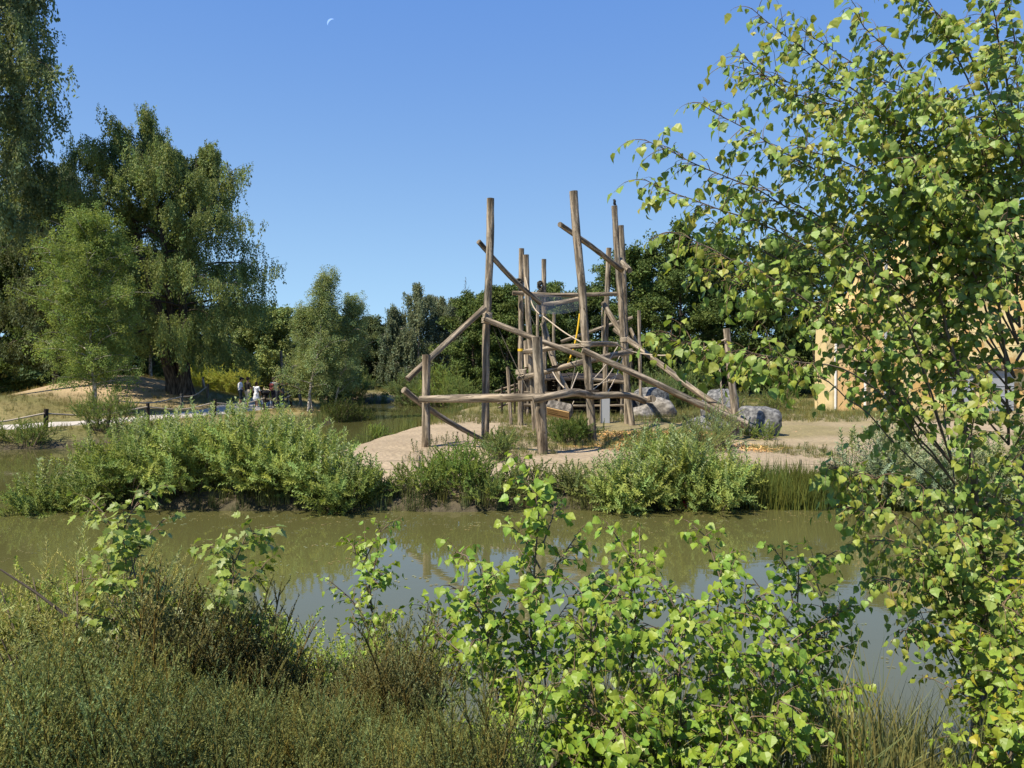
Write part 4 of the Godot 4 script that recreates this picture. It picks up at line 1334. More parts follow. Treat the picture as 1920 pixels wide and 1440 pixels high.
func far_trees() -> void:
	var fine := [strand(26, 0.13, 0.085), strand(26, 0.13, 0.085), strand(30, 0.12, 0.08)]
	var ball := [clump(34, 0.17, 0.13), clump(34, 0.17, 0.13), clump(40, 0.16, 0.12)]
	var small := [clump(30, 0.17, 0.12, 1.1), clump(30, 0.17, 0.12, 1.1)]
	var BIRCH := Color(0.135, 0.168, 0.056)
	var YOUNG := Color(0.165, 0.215, 0.058)
	var OAK := Color(0.070, 0.100, 0.028)
	# the large birch over the mound and its neighbours on the left bank
	var t := thing("birch_tree", "large spreading birch with several thick trunks beside the path", "birch tree", on_ground(-20.9, -47.2))
	tree(t, {"h": 16.6, "r": 5.9, "trunk": 0.42, "t0": 0.22, "limbs": 38, "skip": 0.16, "bare": 0.36, "subs": 10, "each": 9, "shape": "broad", "rise": Vector2(0.0, 1.0), "sag": 0.8, "size": Vector2(0.55, 1.3), "hang": true, "sprays": fine, "col": BIRCH, "bark": "bark",
		"stems": [[Vector3(-0.35, 0, 0), Vector3(-4.0, 14.4, 0.6)], [Vector3(0.35, 0, 0.2), Vector3(0.9, 15.0, -0.4), 0.9], [Vector3(0.0, 0, -0.4), Vector3(-1.6, 16.0, 1.0), 0.8]]})
	t = thing("birch_tree", "tallest weeping birch at the left edge, rising out of the picture", "birch tree", on_ground(-29.9, -42.5))
	tree(t, {"h": 27.0, "r": 4.4, "trunk": 0.3, "t0": 0.40, "limbs": 52, "skip": 0.1, "bare": 0.3, "subs": 8, "each": 8, "shape": "tall", "rise": Vector2(0.0, 1.0), "sag": 0.9, "size": Vector2(0.8, 1.9), "hang": true, "sprays": fine, "col": Color(0.125, 0.155, 0.070), "bark": "bark", "stems": [[Vector3.ZERO, Vector3(0.6, 27, 0.4)]]})
	t = thing("birch_tree", "dark birch between the left edge tree and the large spreading birch", "birch tree", on_ground(-33.0, -54.0))
	tree(t, {"h": 16.0, "r": 4.6, "trunk": 0.22, "t0": 0.2, "limbs": 60, "skip": 0.05, "bare": 0.2, "subs": 8, "each": 7, "shape": "dome", "rise": Vector2(0.2, 1.0), "sag": 0.7, "size": Vector2(0.8, 1.6), "hang": true, "sprays": fine, "col": Color(0.085, 0.105, 0.048), "bark": "bark"})
	t = thing("birch_tree", "young light green birch with a slim white trunk before the mound", "birch tree", on_ground(-21.6, -38.6))
	tree(t, {"h": 9.4, "r": 2.8, "trunk": 0.10, "t0": 0.15, "limbs": 95, "skip": 0.15, "bare": 0.1, "subs": 7, "each": 6, "shape": "dome", "rise": Vector2(0.35, 1.15), "sag": 0.5, "loose": 0.55, "size": Vector2(0.30, 0.62), "sprays": small, "col": YOUNG * 0.9, "bark": "birch_bark"})
	t = thing("birch_tree", "small birch with a curved white foot on the pond shore", "birch tree", on_ground(-11.75, -44.3))
	tree(t, {"h": 8.3, "r": 2.3, "trunk": 0.08, "t0": 0.16, "limbs": 30, "subs": 7, "each": 5, "shape": "cone", "rise": Vector2(0.4, 1.2), "sag": 0.3, "loose": 0.5, "skip": 0.25, "size": Vector2(0.28, 0.6), "sprays": small, "col": Color(0.16, 0.195, 0.080), "bark": "birch_bark", "stems": [[Vector3(-0.2, 0, 0.4), Vector3(0.9, 8.2, 0)], [Vector3(0.9, 0, -1.2), Vector3(2.2, 6.8, -1.4), 0.8], [Vector3(-0.3, 0, -0.8), Vector3(-0.8, 6.0, -0.6), 0.7]]})
	for e in [[-31.2, -59.0, 12.0, "slim birch behind the mound, leftmost of three"], [-29.0, -60.0, 11.0, "slim birch with pale trunk behind the middle of the mound"], [-27.2, -61.0, 12.5, "slim dark trunked birch behind the right of the mound"], [-38.5, -58.0, 15.0, "bare stemmed birch at the dark wood's edge on the far left"]]:
		t = thing("birch_tree", e[3], "birch tree", on_ground(e[0], e[1]), "birches behind the mound")
		tree(t, {"h": e[2], "r": 2.8, "trunk": 0.15, "t0": 0.32, "limbs": 26, "subs": 6, "each": 6, "shape": "dome", "rise": Vector2(0.3, 1.1), "sag": 0.5, "size": Vector2(0.6, 1.2), "sprays": small, "col": YOUNG * R(0.75, 1.0), "bark": "birch_bark" if e[0] > -30 else "bark"})
	# the wood behind, left to right: x, z, height, radius, kind, label
	var OAKS := "dark broadleaf tree further back, filling gaps of the wood behind the frame"
	var PALE := "pale grey green tree of the far bank between the large birch and the shore birch"
	var LEFT := "dark broadleaf tree in the wood behind the mound"
	for e in [
		[-46.0, -52.0, 16.0, 5.5, OAK, LEFT, 0], [-38.0, -55.0, 12.0, 4.6, OAK, LEFT, 0], [-62.0, -75.0, 18.0, 7.0, OAK, LEFT, 0],
		[-47.0, -66.0, 15.0, 5.5, OAK, LEFT, 0], [-40.0, -70.0, 13.0, 5.0, OAK, LEFT, 0], [-36.0, -75.0, 11.0, 4.5, Color(0.06, 0.085, 0.03), LEFT, 0], [-56.0, -60.0, 19.0, 6.0, OAK, LEFT, 0], [-34.0, -66.0, 8.0, 3.6, Color(0.07, 0.09, 0.03), LEFT, 0], [-43.0, -58.0, 9.0, 4.0, OAK, LEFT, 0],
		[-32.5, -84.0, 8.6, 4.2, Color(0.128, 0.158, 0.070), PALE, 0], [-28.0, -80.0, 8.4, 4.0, Color(0.150, 0.188, 0.077), PALE, 0], [-24.0, -76.0, 7.8, 3.6, Color(0.158, 0.195, 0.070), PALE, 0], [-20.6, -79.0, 7.6, 3.6, Color(0.128, 0.165, 0.063), PALE, 0], [-38.0, -90.0, 9.0, 4.5, Color(0.120, 0.150, 0.063), PALE, 0], [-25.0, -95.0, 9.0, 4.6, Color(0.120, 0.150, 0.070), PALE, 0],
		[-15.6, -64.0, 8.0, 2.6, Color(0.075, 0.10, 0.035), "bushy dark tree right behind the shore birch", 0], [-17.5, -92.0, 7.5, 3.6, Color(0.07, 0.09, 0.04), "low dark tree in the gap behind the dune", 0], 
		[-13.7, -88.0, 9.2, 2.6, Color(0.101, 0.124, 0.072), "far weeping birch with the leftmost, lower crown of its row", 1], [-11.0, -87.0, 11.9, 2.6, Color(0.105, 0.128, 0.075), "far weeping birch with the tallest crown of its row", 1], [-8.7, -89.0, 10.8, 2.6, Color(0.105, 0.128, 0.075), "far weeping birch right of the tallest one", 1], [-6.3, -88.0, 10.6, 2.4, Color(0.115, 0.135, 0.081), "far weeping birch under the bare dead treetop", 1], [-4.0, -86.0, 9.8, 2.6, Color(0.101, 0.128, 0.065), "far weeping birch above the sloping left beam", 1],
		[-3.8, -74.0, 9.3, 3.2, OAK, "dark broadleaf tree between the sloping left beam and the tall left post", 0], [-0.5, -72.0, 9.6, 3.8, OAK, "dark broadleaf tree just right of the tall left post, behind the paired back posts", 0], [3.6, -74.0, 9.4, 3.8, OAK, "dark broadleaf tree behind the sagging net and yellow hose", 0], [7.6, -72.0, 9.9, 3.8, Color(0.055, 0.08, 0.028), "dark broadleaf tree behind the tall leaning middle log", 0],
		[10.6, -66.0, 12.6, 4.6, OAK, "tall dark tree right behind the bird's post", 0], [14.4, -64.0, 14.0, 5.0, OAK, "dark tree with the highest rounded top, left of the rope post", 0], [18.6, -66.0, 13.4, 4.8, OAK, "dark dense tree directly behind the rope post", 0], [22.8, -64.0, 12.2, 4.6, OAK, "dark tree between the rope post and the animal house", 0], [26.0, -62.0, 14.2, 5.2, Color(0.065, 0.092, 0.028), "lighter green tree touching the animal house's left edge", 0], [31.0, -60.0, 15.0, 5.5, OAK, "dark tree rising behind the animal house's left roofline", 0], [37.0, -62.0, 16.0, 6.0, OAK, "dark tree behind the right half of the animal house", 0], [13.0, -80.0, 14.0, 5.5, OAK, OAKS, 0], [21.0, -82.0, 14.0, 6.0, OAK, OAKS, 0], [5.0, -88.0, 11.0, 5.0, OAK, OAKS, 0], [-1.5, -92.0, 11.0, 5.0, OAK, OAKS, 0], [28.5, -78.0, 15.0, 6.0, OAK, OAKS, 0]]:
		t = thing("broadleaf_tree" if e[6] == 0 else "weeping_birch", e[5], "tree" if e[6] == 0 else "birch tree", on_ground(e[0], e[1]), {PALE: "pale trees of the far bank", LEFT: "trees of the wood behind the mound"}.get(e[5], "far weeping birches" if e[6] == 1 else "trees of the wood behind the frame" if e[0] > -5.0 else ""))
		if e[6] == 0:
			tree(t, {"h": e[2] * 0.93, "r": e[3], "trunk": 0.22, "t0": 0.07, "limbs": 34, "subs": 8, "each": 4, "shape": "dome", "rise": Vector2(0.1, 1.15), "sag": 0.35, "size": Vector2(0.7, 1.6), "sprays": ball, "col": e[4], "bark": "bark", "leaf": "dull_leaf", "vary": 0.32})
		else:
			tree(t, {"h": e[2] * 0.95, "r": e[3], "trunk": 0.16, "t0": 0.12, "limbs": 26, "subs": 6, "each": 6, "shape": "tall", "rise": Vector2(0.3, 1.2), "sag": 1.1, "size": Vector2(0.9, 2.1), "hang": true, "sprays": fine, "col": e[4], "bark": "birch_bark", "leaf": "dull_leaf"})
	t = thing("bare_tree", "dead bare topped tree rising behind the weeping birches", "dead tree", on_ground(-5.2, -84.0))
	tree(t, {"h": 12.6, "r": 2.6, "trunk": 0.12, "t0": 0.45, "limbs": 22, "subs": 6, "each": 0, "shape": "cone", "rise": Vector2(0.7, 1.2), "sag": -0.2, "size": Vector2(1, 1), "sprays": [], "col": OAK, "bark": "bark"})

func bushes() -> void:
	var wil := [shoot(24, 0.22, 0.068, 0.008, 1.3), shoot(24, 0.21, 0.066, 0.008, 1.2), shoot(28, 0.20, 0.062, 0.008, 1.4)]
	var rnd := [shoot(22, 0.16, 0.09), shoot(24, 0.15, 0.085)]
	var W := Color(0.165, 0.205, 0.060)
	var D := Color(0.105, 0.135, 0.036)
	# willows along the island's front bank: x, z, height, radius, stems, colour, label
	for e in [
		[-9.9, -17.3, 1.05, 1.15, 34, D, "low willow at the island's left tip, leaning over the water"], [-8.7, -17.6, 1.65, 1.35, 50, D * 1.1, "rounded willow bush second from the island's left tip"], [-7.3, -17.7, 1.80, 1.5, 60, W, "full willow bush below the young white trunked birch"], [-5.9, -17.8, 1.95, 1.5, 66, W, "tallest silvery willow bush in front of the visitors"], [-4.75, -17.5, 1.35, 1.2, 50, W * 1.05, "silvery willow bush left of the bare sand"], [-3.6, -17.0, 0.80, 0.9, 30, D * 1.15, "low willow ending the dense bank of bushes"],
		[3.5, -17.3, 1.35, 1.05, 40, W * 0.9, "loose willow bush on the bank in front of the tall logs"], [4.5, -17.2, 1.0, 1.0, 36, W, "willow bush overhanging the striped ball"], [2.4, -17.0, 0.85, 0.85, 24, W * 1.05, "small thin willow beside the loose willow bush"],
		[8.4, -17.3, 1.5, 1.1, 38, Color(0.16, 0.185, 0.11), "silver willow beside the near birch's hanging leaves"], [9.7, -17.2, 1.2, 1.1, 34, Color(0.16, 0.185, 0.11), "silver willow seen through the near birch"], [11.5, -17.3, 1.6, 1.4, 34, W, "willow bush at the far right of the bank"]]:
		var o := thing("willow_bush", e[6], "bush", on_ground(e[0], e[1] + 0.65), "willows on the island bank")
		bush(o, {"h": e[2] * (0.76 if e[0] < -3.0 else 0.92), "r": e[3], "stems": e[4], "per": 15, "low": 0.0, "size": Vector2(0.34, 0.66), "sprays": wil, "col": e[5], "loose": 0.2, "floor": -0.12, "spikes": 26})
	for e in [
		[-1.2, -16.9, 0.95, 0.75, 26, Color(0.10, 0.14, 0.03), "bright green bush on the bank below the front left post"], [-0.6, -16.5, 0.55, 0.8, 20, D, "leafy bush dipping into the water below the bright green bush"], [-2.0, -16.7, 0.55, 0.7, 16, D, "low scrub between the willows and the bright green bush"], [0.35, -16.9, 0.6, 0.7, 16, Color(0.11, 0.13, 0.045), "low scrub round the stake of the wire fence"], [1.4, -16.9, 0.5, 0.6, 14, Color(0.11, 0.13, 0.05), "low scrub right of the stake of the wire fence"],
		[1.95, -25.0, 0.75, 0.75, 22, Color(0.065, 0.095, 0.022), "dark green bush on the sand between front and tall logs"], [2.6, -26.4, 0.5, 0.6, 14, Color(0.075, 0.10, 0.03), "small bush behind the dark green bush on the sand"], [-0.35, -23.0, 0.35, 0.35, 8, D, "small weed on bare sand left of the front post"], [-0.4, -20.5, 0.6, 0.4, 10, Color(0.10, 0.13, 0.045), "upright weed in front of the frame's front post"], [-5.5, -29.8, 0.45, 0.35, 9, Color(0.11, 0.15, 0.035), "lone green plant at the channel's sandy edge"], [-1.75, -18.6, 0.3, 0.3, 6, D, "small weed above the low scrub"],
		[5.6, -22.2, 0.9, 1.1, 24, Color(0.13, 0.155, 0.06), "loose scrub growing before the end of the long sloping log"], [6.6, -23.6, 1.3, 0.8, 16, Color(0.13, 0.155, 0.07), "thin tall scrub in front of the crossing sloping logs"], [4.2, -21.5, 0.7, 0.9, 18, Color(0.12, 0.15, 0.05), "scrub on the wood chips below the tall logs"], [8.9, -26.6, 0.4, 0.7, 12, D, "weeds at the foot of the large grey boulder"],
		[-16.9, -30.9, 1.75, 1.3, 40, D * 0.95, "round dark shrub at the path under the young birch"], [-18.6, -28.6, 0.9, 1.4, 26, D * 0.9, "low dark shrub on the left bank at the picture's edge"], [-20.6, -28.0, 1.0, 1.5, 26, D * 0.9, "dark shrub at the very left end of the bank"], [-15.0, -31.2, 0.7, 1.2, 22, D, "low shrub spilling over the left bank into the pond"],
		[-9.9, -43.0, 1.6, 1.1, 34, D * 0.5, "dark shrub at the foot of the curved shore birch"], [-9.2, -44.5, 1.9, 1.0, 34, D * 0.5, "dark shrub behind the shore birch's shrub"],
		[-24.5, -58.0, 2.6, 2.4, 46, Color(0.20, 0.215, 0.035), "yellow green bush right of the large birch's trunk"], [-21.6, -57.5, 2.4, 2.2, 40, Color(0.19, 0.20, 0.04), "yellow green bush behind the visitors"],
		[-14.5, -68.5, 2.7, 2.0, 40, Color(0.09, 0.12, 0.04), "rounded green bush on the far bank behind the channel"], [-8.4, -62.0, 3.2, 2.3, 52, Color(0.085, 0.11, 0.04), "tall green willow bush beside the far sand strip"], [-5.6, -60.0, 3.4, 2.1, 48, Color(0.12, 0.155, 0.04), "bright green bush behind the left short post"], [-4.0, -57.0, 1.7, 1.6, 30, Color(0.10, 0.13, 0.04), "low green bush under the front beam on the far bank"],
		[8.4, -44.0, 2.7, 1.8, 36, Color(0.10, 0.13, 0.05), "grey green bush behind the pale rocks"], [10.2, -46.0, 2.4, 1.8, 36, Color(0.10, 0.13, 0.045), "grey green bush behind the upright boulder"], [15.0, -42.0, 1.6, 1.6, 30, Color(0.105, 0.13, 0.04), "grassy green bush left of the animal house"], [13.0, -43.0, 1.3, 1.6, 26, Color(0.10, 0.12, 0.045), "low bush between boulders and animal house"]]:
		var o := thing("bush", e[6], "bush", on_ground(e[0], e[1]))
		bush(o, {"h": e[2], "r": e[3], "stems": e[4], "per": 14, "low": 0.0, "size": Vector2(0.26, 0.52) * (1.0 if e[1] > -45.0 else 1.7), "sprays": rnd if e[2] < 2.2 else wil, "col": e[5], "loose": 0.14})

func scatter(called: String, sprays: Array, n: int, where: Callable, size: Vector2, col: Color, leaf := "blade", uneven := 0.2) -> void:
	var sc := []
	for k in sprays.size():
		sc.append(Scatter.new())
	for k in n:
		var q: Vector3 = where.call()
		if q.y < -50.0:
			continue
		var s := R(size.x, size.y) * (1.0 + uneven * nf.get_noise_2d(q.x * 45.0 + 500.0, q.z * 45.0))
		var tone := 1.0 + 0.45 * nf.get_noise_2d(q.x * 60.0, q.z * 60.0)   # plants of one patch are alike
		sc[k % sc.size()].add(Transform3D(Basis(Vector3.UP, R(0, TAU)).scaled(Vector3(s, s * R(0.75, 1.25), s)), q), vary(col * tone, 0.3, 0.2))
	for k in sc.size():
		stuff(sc[k].node(called, sprays[k], M[leaf]), self)

func spot(x0: float, x1: float, d0: float, d1: float, s0: float, s1: float, keep := 0.0) -> Vector3:
	var x := R(x0, x1)
	var d := R(d0, d1)
	var s := shore(x, d)
	if s < s0 or s > s1 or nf.get_noise_2d(x * 7.0 + 300.0, d * 7.0) < keep - 0.5:
		return Vector3(0, -99, 0)
	return Vector3(x, maxf(height_for(x, d, s), -0.1) - 0.01, -d)

func ground_cover() -> void:
	var g := [tuft(14, 0.35, 0.016), tuft(14, 0.35, 0.016)]
	var rush := [tuft(16, 0.22, 0.012, 0.22), tuft(16, 0.22, 0.012, 0.22)]
	var weed := [shoot(16, 0.34, 0.13, 0.012, 1.3), shoot(14, 0.3, 0.12, 0.012, 1.3)]
	var off := func(q: Vector3, path_gap: float) -> Vector3:
		return Vector3(0, -99, 0) if q.y < -50.0 or absf(q.x + 20.9 - (-q.z - 31.8) * 0.42) < path_gap and q.z > -48.0 else q
	scatter("rushes", rush, 1500, func() -> Vector3: return spot(5.2, 9.0, 15.8, 17.6, -0.15, 0.7, 0.25), Vector2(0.4, 0.85), Color(0.12, 0.15, 0.035))
	scatter("bank_grass", rush, 3600, func() -> Vector3: return spot(-11.0, 16.0, 15.5, 18.2, -0.10, 0.65), Vector2(0.18, 0.55), Color(0.11, 0.13, 0.045))
	scatter("channel_reeds", rush, 3400, func() -> Vector3: return spot(-14.0, -2.6, 27.0, 72.0, -0.25, 0.8), Vector2(0.35, 0.8), Color(0.13, 0.155, 0.045))
	scatter("left_bank_grass", g, 7000, func() -> Vector3: return off.call(spot(-34.0, -10.3, 24.0, 58.0, -0.05, 30.0, 0.3), 1.75), Vector2(0.12, 0.32), Color(0.20, 0.185, 0.07))
	scatter("mound_grass", g, 2600, func() -> Vector3: return spot(-32.0, -20.5, 43.0, 60.0, 1.0, 30.0, 0.5), Vector2(0.12, 0.28), Color(0.30, 0.25, 0.11))
	scatter("island_grass", g, 6800, func() -> Vector3: return spot(-0.5, 9.5, 19.0, 36.0, 0.8, 30.0, 0.46), Vector2(0.07, 0.26), Color(0.17, 0.18, 0.06))
	scatter("sand_weeds", weed, 1100, func() -> Vector3: return spot(-3.0, 10.5, 17.2, 27.0, 0.7, 30.0, 0.5), Vector2(0.08, 0.28), Color(0.115, 0.14, 0.05), "leaf")
	scatter("meadow_grass", g, 9000, func() -> Vector3: return spot(-5.0, 24.0, 34.0, 62.0, 0.6, 60.0, 0.25), Vector2(0.15, 0.45), Color(0.17, 0.175, 0.06))
	scatter("far_grass", g, 6000, func() -> Vector3: return spot(-40.0, 30.0, 60.0, 100.0, 0.5, 90.0), Vector2(0.25, 0.6), Color(0.15, 0.155, 0.055))
	scatter("undergrowth", [clump(34, 0.2, 0.15), clump(30, 0.22, 0.16)], 4200, func() -> Vector3: return spot(-75.0, 50.0, 62.0, 96.0, 2.0, 90.0, 0.35), Vector2(0.8, 2.6), Color(0.05, 0.07, 0.026), "dull_leaf")
	scatter("distant_woods", [clump(40, 0.16, 0.12, 0.8), clump(40, 0.16, 0.12, 0.8)], 3600, func() -> Vector3: return Vector3(R(-130, 100), 0.6 + 6.5 * pow(R(0, 1), 1.3), R(-128, -104)), Vector2(2.0, 4.5), Color(0.085, 0.115, 0.04), "dull_leaf")
	# dry twigs, clods and chips on the sand
	var st := [stone(Vector3(0.5, 0.22, 0.4), 31, 9, 0.1)]
	scatter("clods", st, 2200, func() -> Vector3: return spot(-5.5, 12.0, 17.2, 40.0, 0.8, 40.0, 0.3), Vector2(0.02, 0.10), Color(0.28, 0.20, 0.13), "painted")
	var fl := Buf.new()
	for k in 6:
		var p := Vector3(R(-1, 1), 0, R(-1, 1))
		var a := R(0, TAU)
		leaf_quad(fl, p * 0.5, Vector3(cos(a), 0, sin(a)), Vector3.UP, 0.16, 0.09, 0.05)
	scatter("floating_leaves", [fl.mesh()], 420, func() -> Vector3: return Vector3(R(-11, 9), 0.006, -R(7.5, 16.2)) if R(0, 1) < 0.35 else spot(-11.0, 9.0, 13.5, 16.3, -1.6, -0.05) * Vector3(1, 0, 1) + Vector3(0, 0.006, 0), Vector2(0.12, 0.5), Color(0.25, 0.24, 0.12), "blade")
	var cb := Buf.new()
	for k in 10:
		var p := Vector3(R(-0.5, 0.5), R(0, 0.05), R(-0.5, 0.5))
		var d := Vector3(R(-1, 1), R(-0.2, 0.2), R(-1, 1)).normalized() * 0.05
		cb.quad(p - d - d.cross(Vector3.UP) * 0.3, p - d + d.cross(Vector3.UP) * 0.3, p + d + d.cross(Vector3.UP) * 0.3, p + d - d.cross(Vector3.UP) * 0.3)
	scatter("wood_chips", [cb.mesh()], 1500, func() -> Vector3: return spot(3.2, 8.2, 22.5, 29.0, 0.8, 40.0, 0.45) + Vector3(0, 0.02, 0), Vector2(0.7, 1.2), Color(0.52, 0.33, 0.13), "painted")

func near_bank() -> void:
	var birch_leaves := [broad_leaf(false, 0.35, 0.22), broad_leaf(false, 0.7, 0.32, 0.42), broad_leaf(false, -0.2, 0.15, 0.44), broad_leaf(false, 0.9, 0.12, 0.45)]
	var maple_leaves := [broad_leaf(true, 0.4, 0.2), broad_leaf(true, 0.8, 0.3, 0.42), broad_leaf(true, 0.1, 0.15)]
	var bt := tint_set("birch_leaf", Color(0.255, 0.335, 0.058), 12, 0.24, [Color(0.34, 0.33, 0.05)])
	var at := tint_set("aspen_leaf", Color(0.235, 0.345, 0.038), 6, 0.18, [Color(0.286, 0.364, 0.046)])
	var pt := tint_set("poplar_leaf", Color(0.23, 0.32, 0.060), 6, 0.22, [Color(0.28, 0.34, 0.12)])
	var yt := tint_set("yellow_leaf", Color(0.25, 0.33, 0.040), 8, 0.22, [Color(0.42, 0.38, 0.04)])
	# the birch on the right: limbs given by where they leave the stems and where they end
	var foot := Vector3(2.78, G(2.78, -4.5) - 0.05, -4.5)
	var o := thing("birch_tree", "nearest birch hanging its leafy branches over the right of the pond", "birch tree", foot)
	var limbs := [[Vector3.ZERO, Vector3(0.5, 6.2, 0.1), 0.045, Vector3(0.1, 0, 0.1), 0.35], [Vector3(0.02, 0, 0), Vector3(-0.55, 3.6, 0.45), 0.032, Vector3(0.12, 0, 0.1), 0.4]]
	for e in [
		[2.9, Vector3(1.24, 4.96, -3.9)], [2.7, Vector3(1.13, 4.63, -3.7)], [2.6, Vector3(0.91, 4.36, -3.6)], [2.5, Vector3(0.66, 4.22, -3.7)], [2.3, Vector3(0.63, 3.99, -3.6)], [2.2, Vector3(0.74, 3.74, -3.5)], [2.1, Vector3(0.92, 3.57, -3.6)], [3.3, Vector3(1.6, 5.0, -4.2)], [3.1, Vector3(1.63, 4.8, -3.6)], [3.3, Vector3(2.12, 5.22, -4.0)], [2.7, Vector3(1.59, 4.29, -4.3)], [2.5, Vector3(1.25, 4.12, -4.0)], [2.2, Vector3(1.05, 3.85, -3.9)], [2.7, Vector3(1.68, 4.41, -3.7)], [2.7, Vector3(2.21, 4.17, -4.2)], [3.0, Vector3(2.39, 4.61, -3.8)], [2.3, Vector3(2.25, 3.85, -3.4)], [2.2, Vector3(1.54, 3.77, -3.6)], [3.5, Vector3(2.64, 5.59, -4.2)], [3.4, Vector3(3.7, 5.6, -4.6)], [2.8, Vector3(3.9, 4.8, -4.0)], [2.4, Vector3(4.0, 4.2, -4.6)], [2.9, Vector3(2.9, 4.7, -5.4)], [2.2, Vector3(2.3, 4.0, -5.2)], [3.4, Vector3(1.9, 4.7, -4.0)], [3.6, Vector3(2.3, 5.0, -3.7)], [3.2, Vector3(2.0, 4.4, -3.5)], [3.5, Vector3(1.5, 4.6, -4.1)], [3.0, Vector3(1.4, 4.2, -3.7)], [3.3, Vector3(2.6, 4.5, -3.6)], [3.0, Vector3(2.5, 4.2, -4.0)], [2.9, Vector3(1.9, 4.1, -3.5)], [3.8, Vector3(1.9, 5.2, -3.9)], [3.4, Vector3(1.2, 4.75, -4.1)],
		[2.0, Vector3(0.72, 3.24, -3.5)], [2.1, Vector3(1.08, 3.17, -3.4)], [1.5, Vector3(1.6, 2.62, -3.7)], [1.3, Vector3(1.69, 2.4, -3.7)], [1.2, Vector3(1.81, 2.2, -3.9)], [1.0, Vector3(1.88, 2.02, -3.8)], [0.9, Vector3(2.05, 1.72, -3.9)], [1.7, Vector3(2.22, 3.08, -3.5)], [1.4, Vector3(2.12, 2.51, -3.9)], [1.2, Vector3(2.17, 2.3, -3.6)], [1.0, Vector3(2.32, 1.99, -3.5)], [1.0, Vector3(2.18, 2.07, -4.0)], [1.5, Vector3(2.6, 2.9, -3.5)], [1.2, Vector3(2.75, 2.4, -3.7)], [1.7, Vector3(3.2, 3.3, -3.9)], [1.3, Vector3(2.6, 2.5, -5.2)], [1.8, Vector3(2.9, 3.4, -5.2)], [0.9, Vector3(2.5, 2.3, -3.9)], [0.8, Vector3(2.72, 2.0, -3.8)], [0.7, Vector3(2.6, 1.7, -3.6)], [0.7, Vector3(2.3, 1.8, -3.6)], [1.1, Vector3(2.9, 2.6, -4.0)], [0.6, Vector3(2.5, 1.55, -4.0)], [1.0, Vector3(2.35, 2.2, -4.2)], [0.9, Vector3(2.9, 1.9, -3.6)]]:
		var y: float = e[0]
		var a := Vector3(0.5 * y / 6.2, y, 0.05) if y > 2.25 else Vector3(-0.55 * y / 3.6 + 0.06, y, 0.45 * y / 3.6)
		var b: Vector3 = e[1] - foot
		limbs.append([a, b, 0.0055 if y < 2.1 else 0.0075, Vector3(0, 0.10 + 0.07 * a.distance_to(b), 0), 0.15 if y > 2.05 else 0.3, 1.0 if y > 2.05 else 1.35])
		if y > 1.25 and y < 2.45 and e[1].x > 1.3:   # thinner foliage half-way up, where the house shows through
			limbs[-1][5] = 2.4
			limbs[-1][4] = 0.42
		if y > 2.4 and y < 2.95 and e[1].x > 1.3:
			limbs[-1][4] = 0.34
		if e[1].x < 1.7 and e[1].y < 3.3:   # the few long branches that hang out over the pond
			limbs[-1][4] = 0.74
			limbs[-1][5] = 1.5
	leafy_plant(o, limbs, {"meshes": birch_leaves, "tints": bt, "gap": 0.030, "twig": 0.34, "node": 0.036, "leaf": 0.054, "droop": 0.26, "hang": 0.75, "axis": Vector3(0, 2, 0.2), "most": 300, "mix": 1.2})
	# saplings in front: foot x, z, top, radius, label
	for e in [
		[0.20, -3.85, Vector3(0.13, 2.48, -3.75), 0.30, "tallest leafy sapling at the near bank, rising to the far shore"], [-0.02, -3.75, Vector3(-0.15, 2.13, -3.62), 0.34, "leafy sapling left of the tallest sapling"], [0.58, -4.05, Vector3(0.66, 2.17, -4.0), 0.36, "leafy sapling just right of the tallest sapling"], [0.40, -3.55, Vector3(0.38, 2.05, -3.5), 0.34, "bushy sapling in front of the tallest sapling"], [1.02, -3.95, Vector3(1.10, 2.11, -3.9), 0.38, "middle sapling of the bright green clump"], [1.48, -4.1, Vector3(1.54, 2.07, -4.0), 0.36, "upright sapling with bare water to its right"], [0.80, -3.5, Vector3(0.80, 1.98, -3.5), 0.32, "short bushy sapling low in the bright green clump"], [1.78, -4.3, Vector3(1.80, 1.72, -4.2), 0.22, "rightmost sapling of the bright green clump"], [1.22, -3.55, Vector3(1.24, 1.86, -3.5), 0.32, "low sapling at the foot of the upright sapling"]]:
		var f := Vector3(e[0], G(e[0], e[1]) - 0.05, e[1])
		var s := thing("sapling", e[4], "sapling", f, "aspen saplings on the near bank")
		var top: Vector3 = e[2] - f
		var lm := [[Vector3.ZERO, top, 0.011, Vector3(R(-0.04, 0.04), 0, R(-0.04, 0.04)), 0.30]]
		for k in 13:
			var t := 0.22 + 0.70 * k / 12.0
			var a := k * 2.4 + R(-0.4, 0.4)
			lm.append([top * t, top * (t + R(0.10, 0.22)) + Vector3(cos(a), 0, sin(a)) * e[3] * (1.15 - 0.7 * t) * R(0.8, 1.25), 0.005, Vector3(0, 0.04, 0), 0.25])
		leafy_plant(s, lm, {"meshes": birch_leaves, "tints": at, "gap": 0.034, "twig": 0.18, "node": 0.027, "leaf": 0.054, "droop": 0.15, "hang": 0.55, "face_up": 0.8, "most": 300, "axis": Vector3(0, 0, -0.3)})
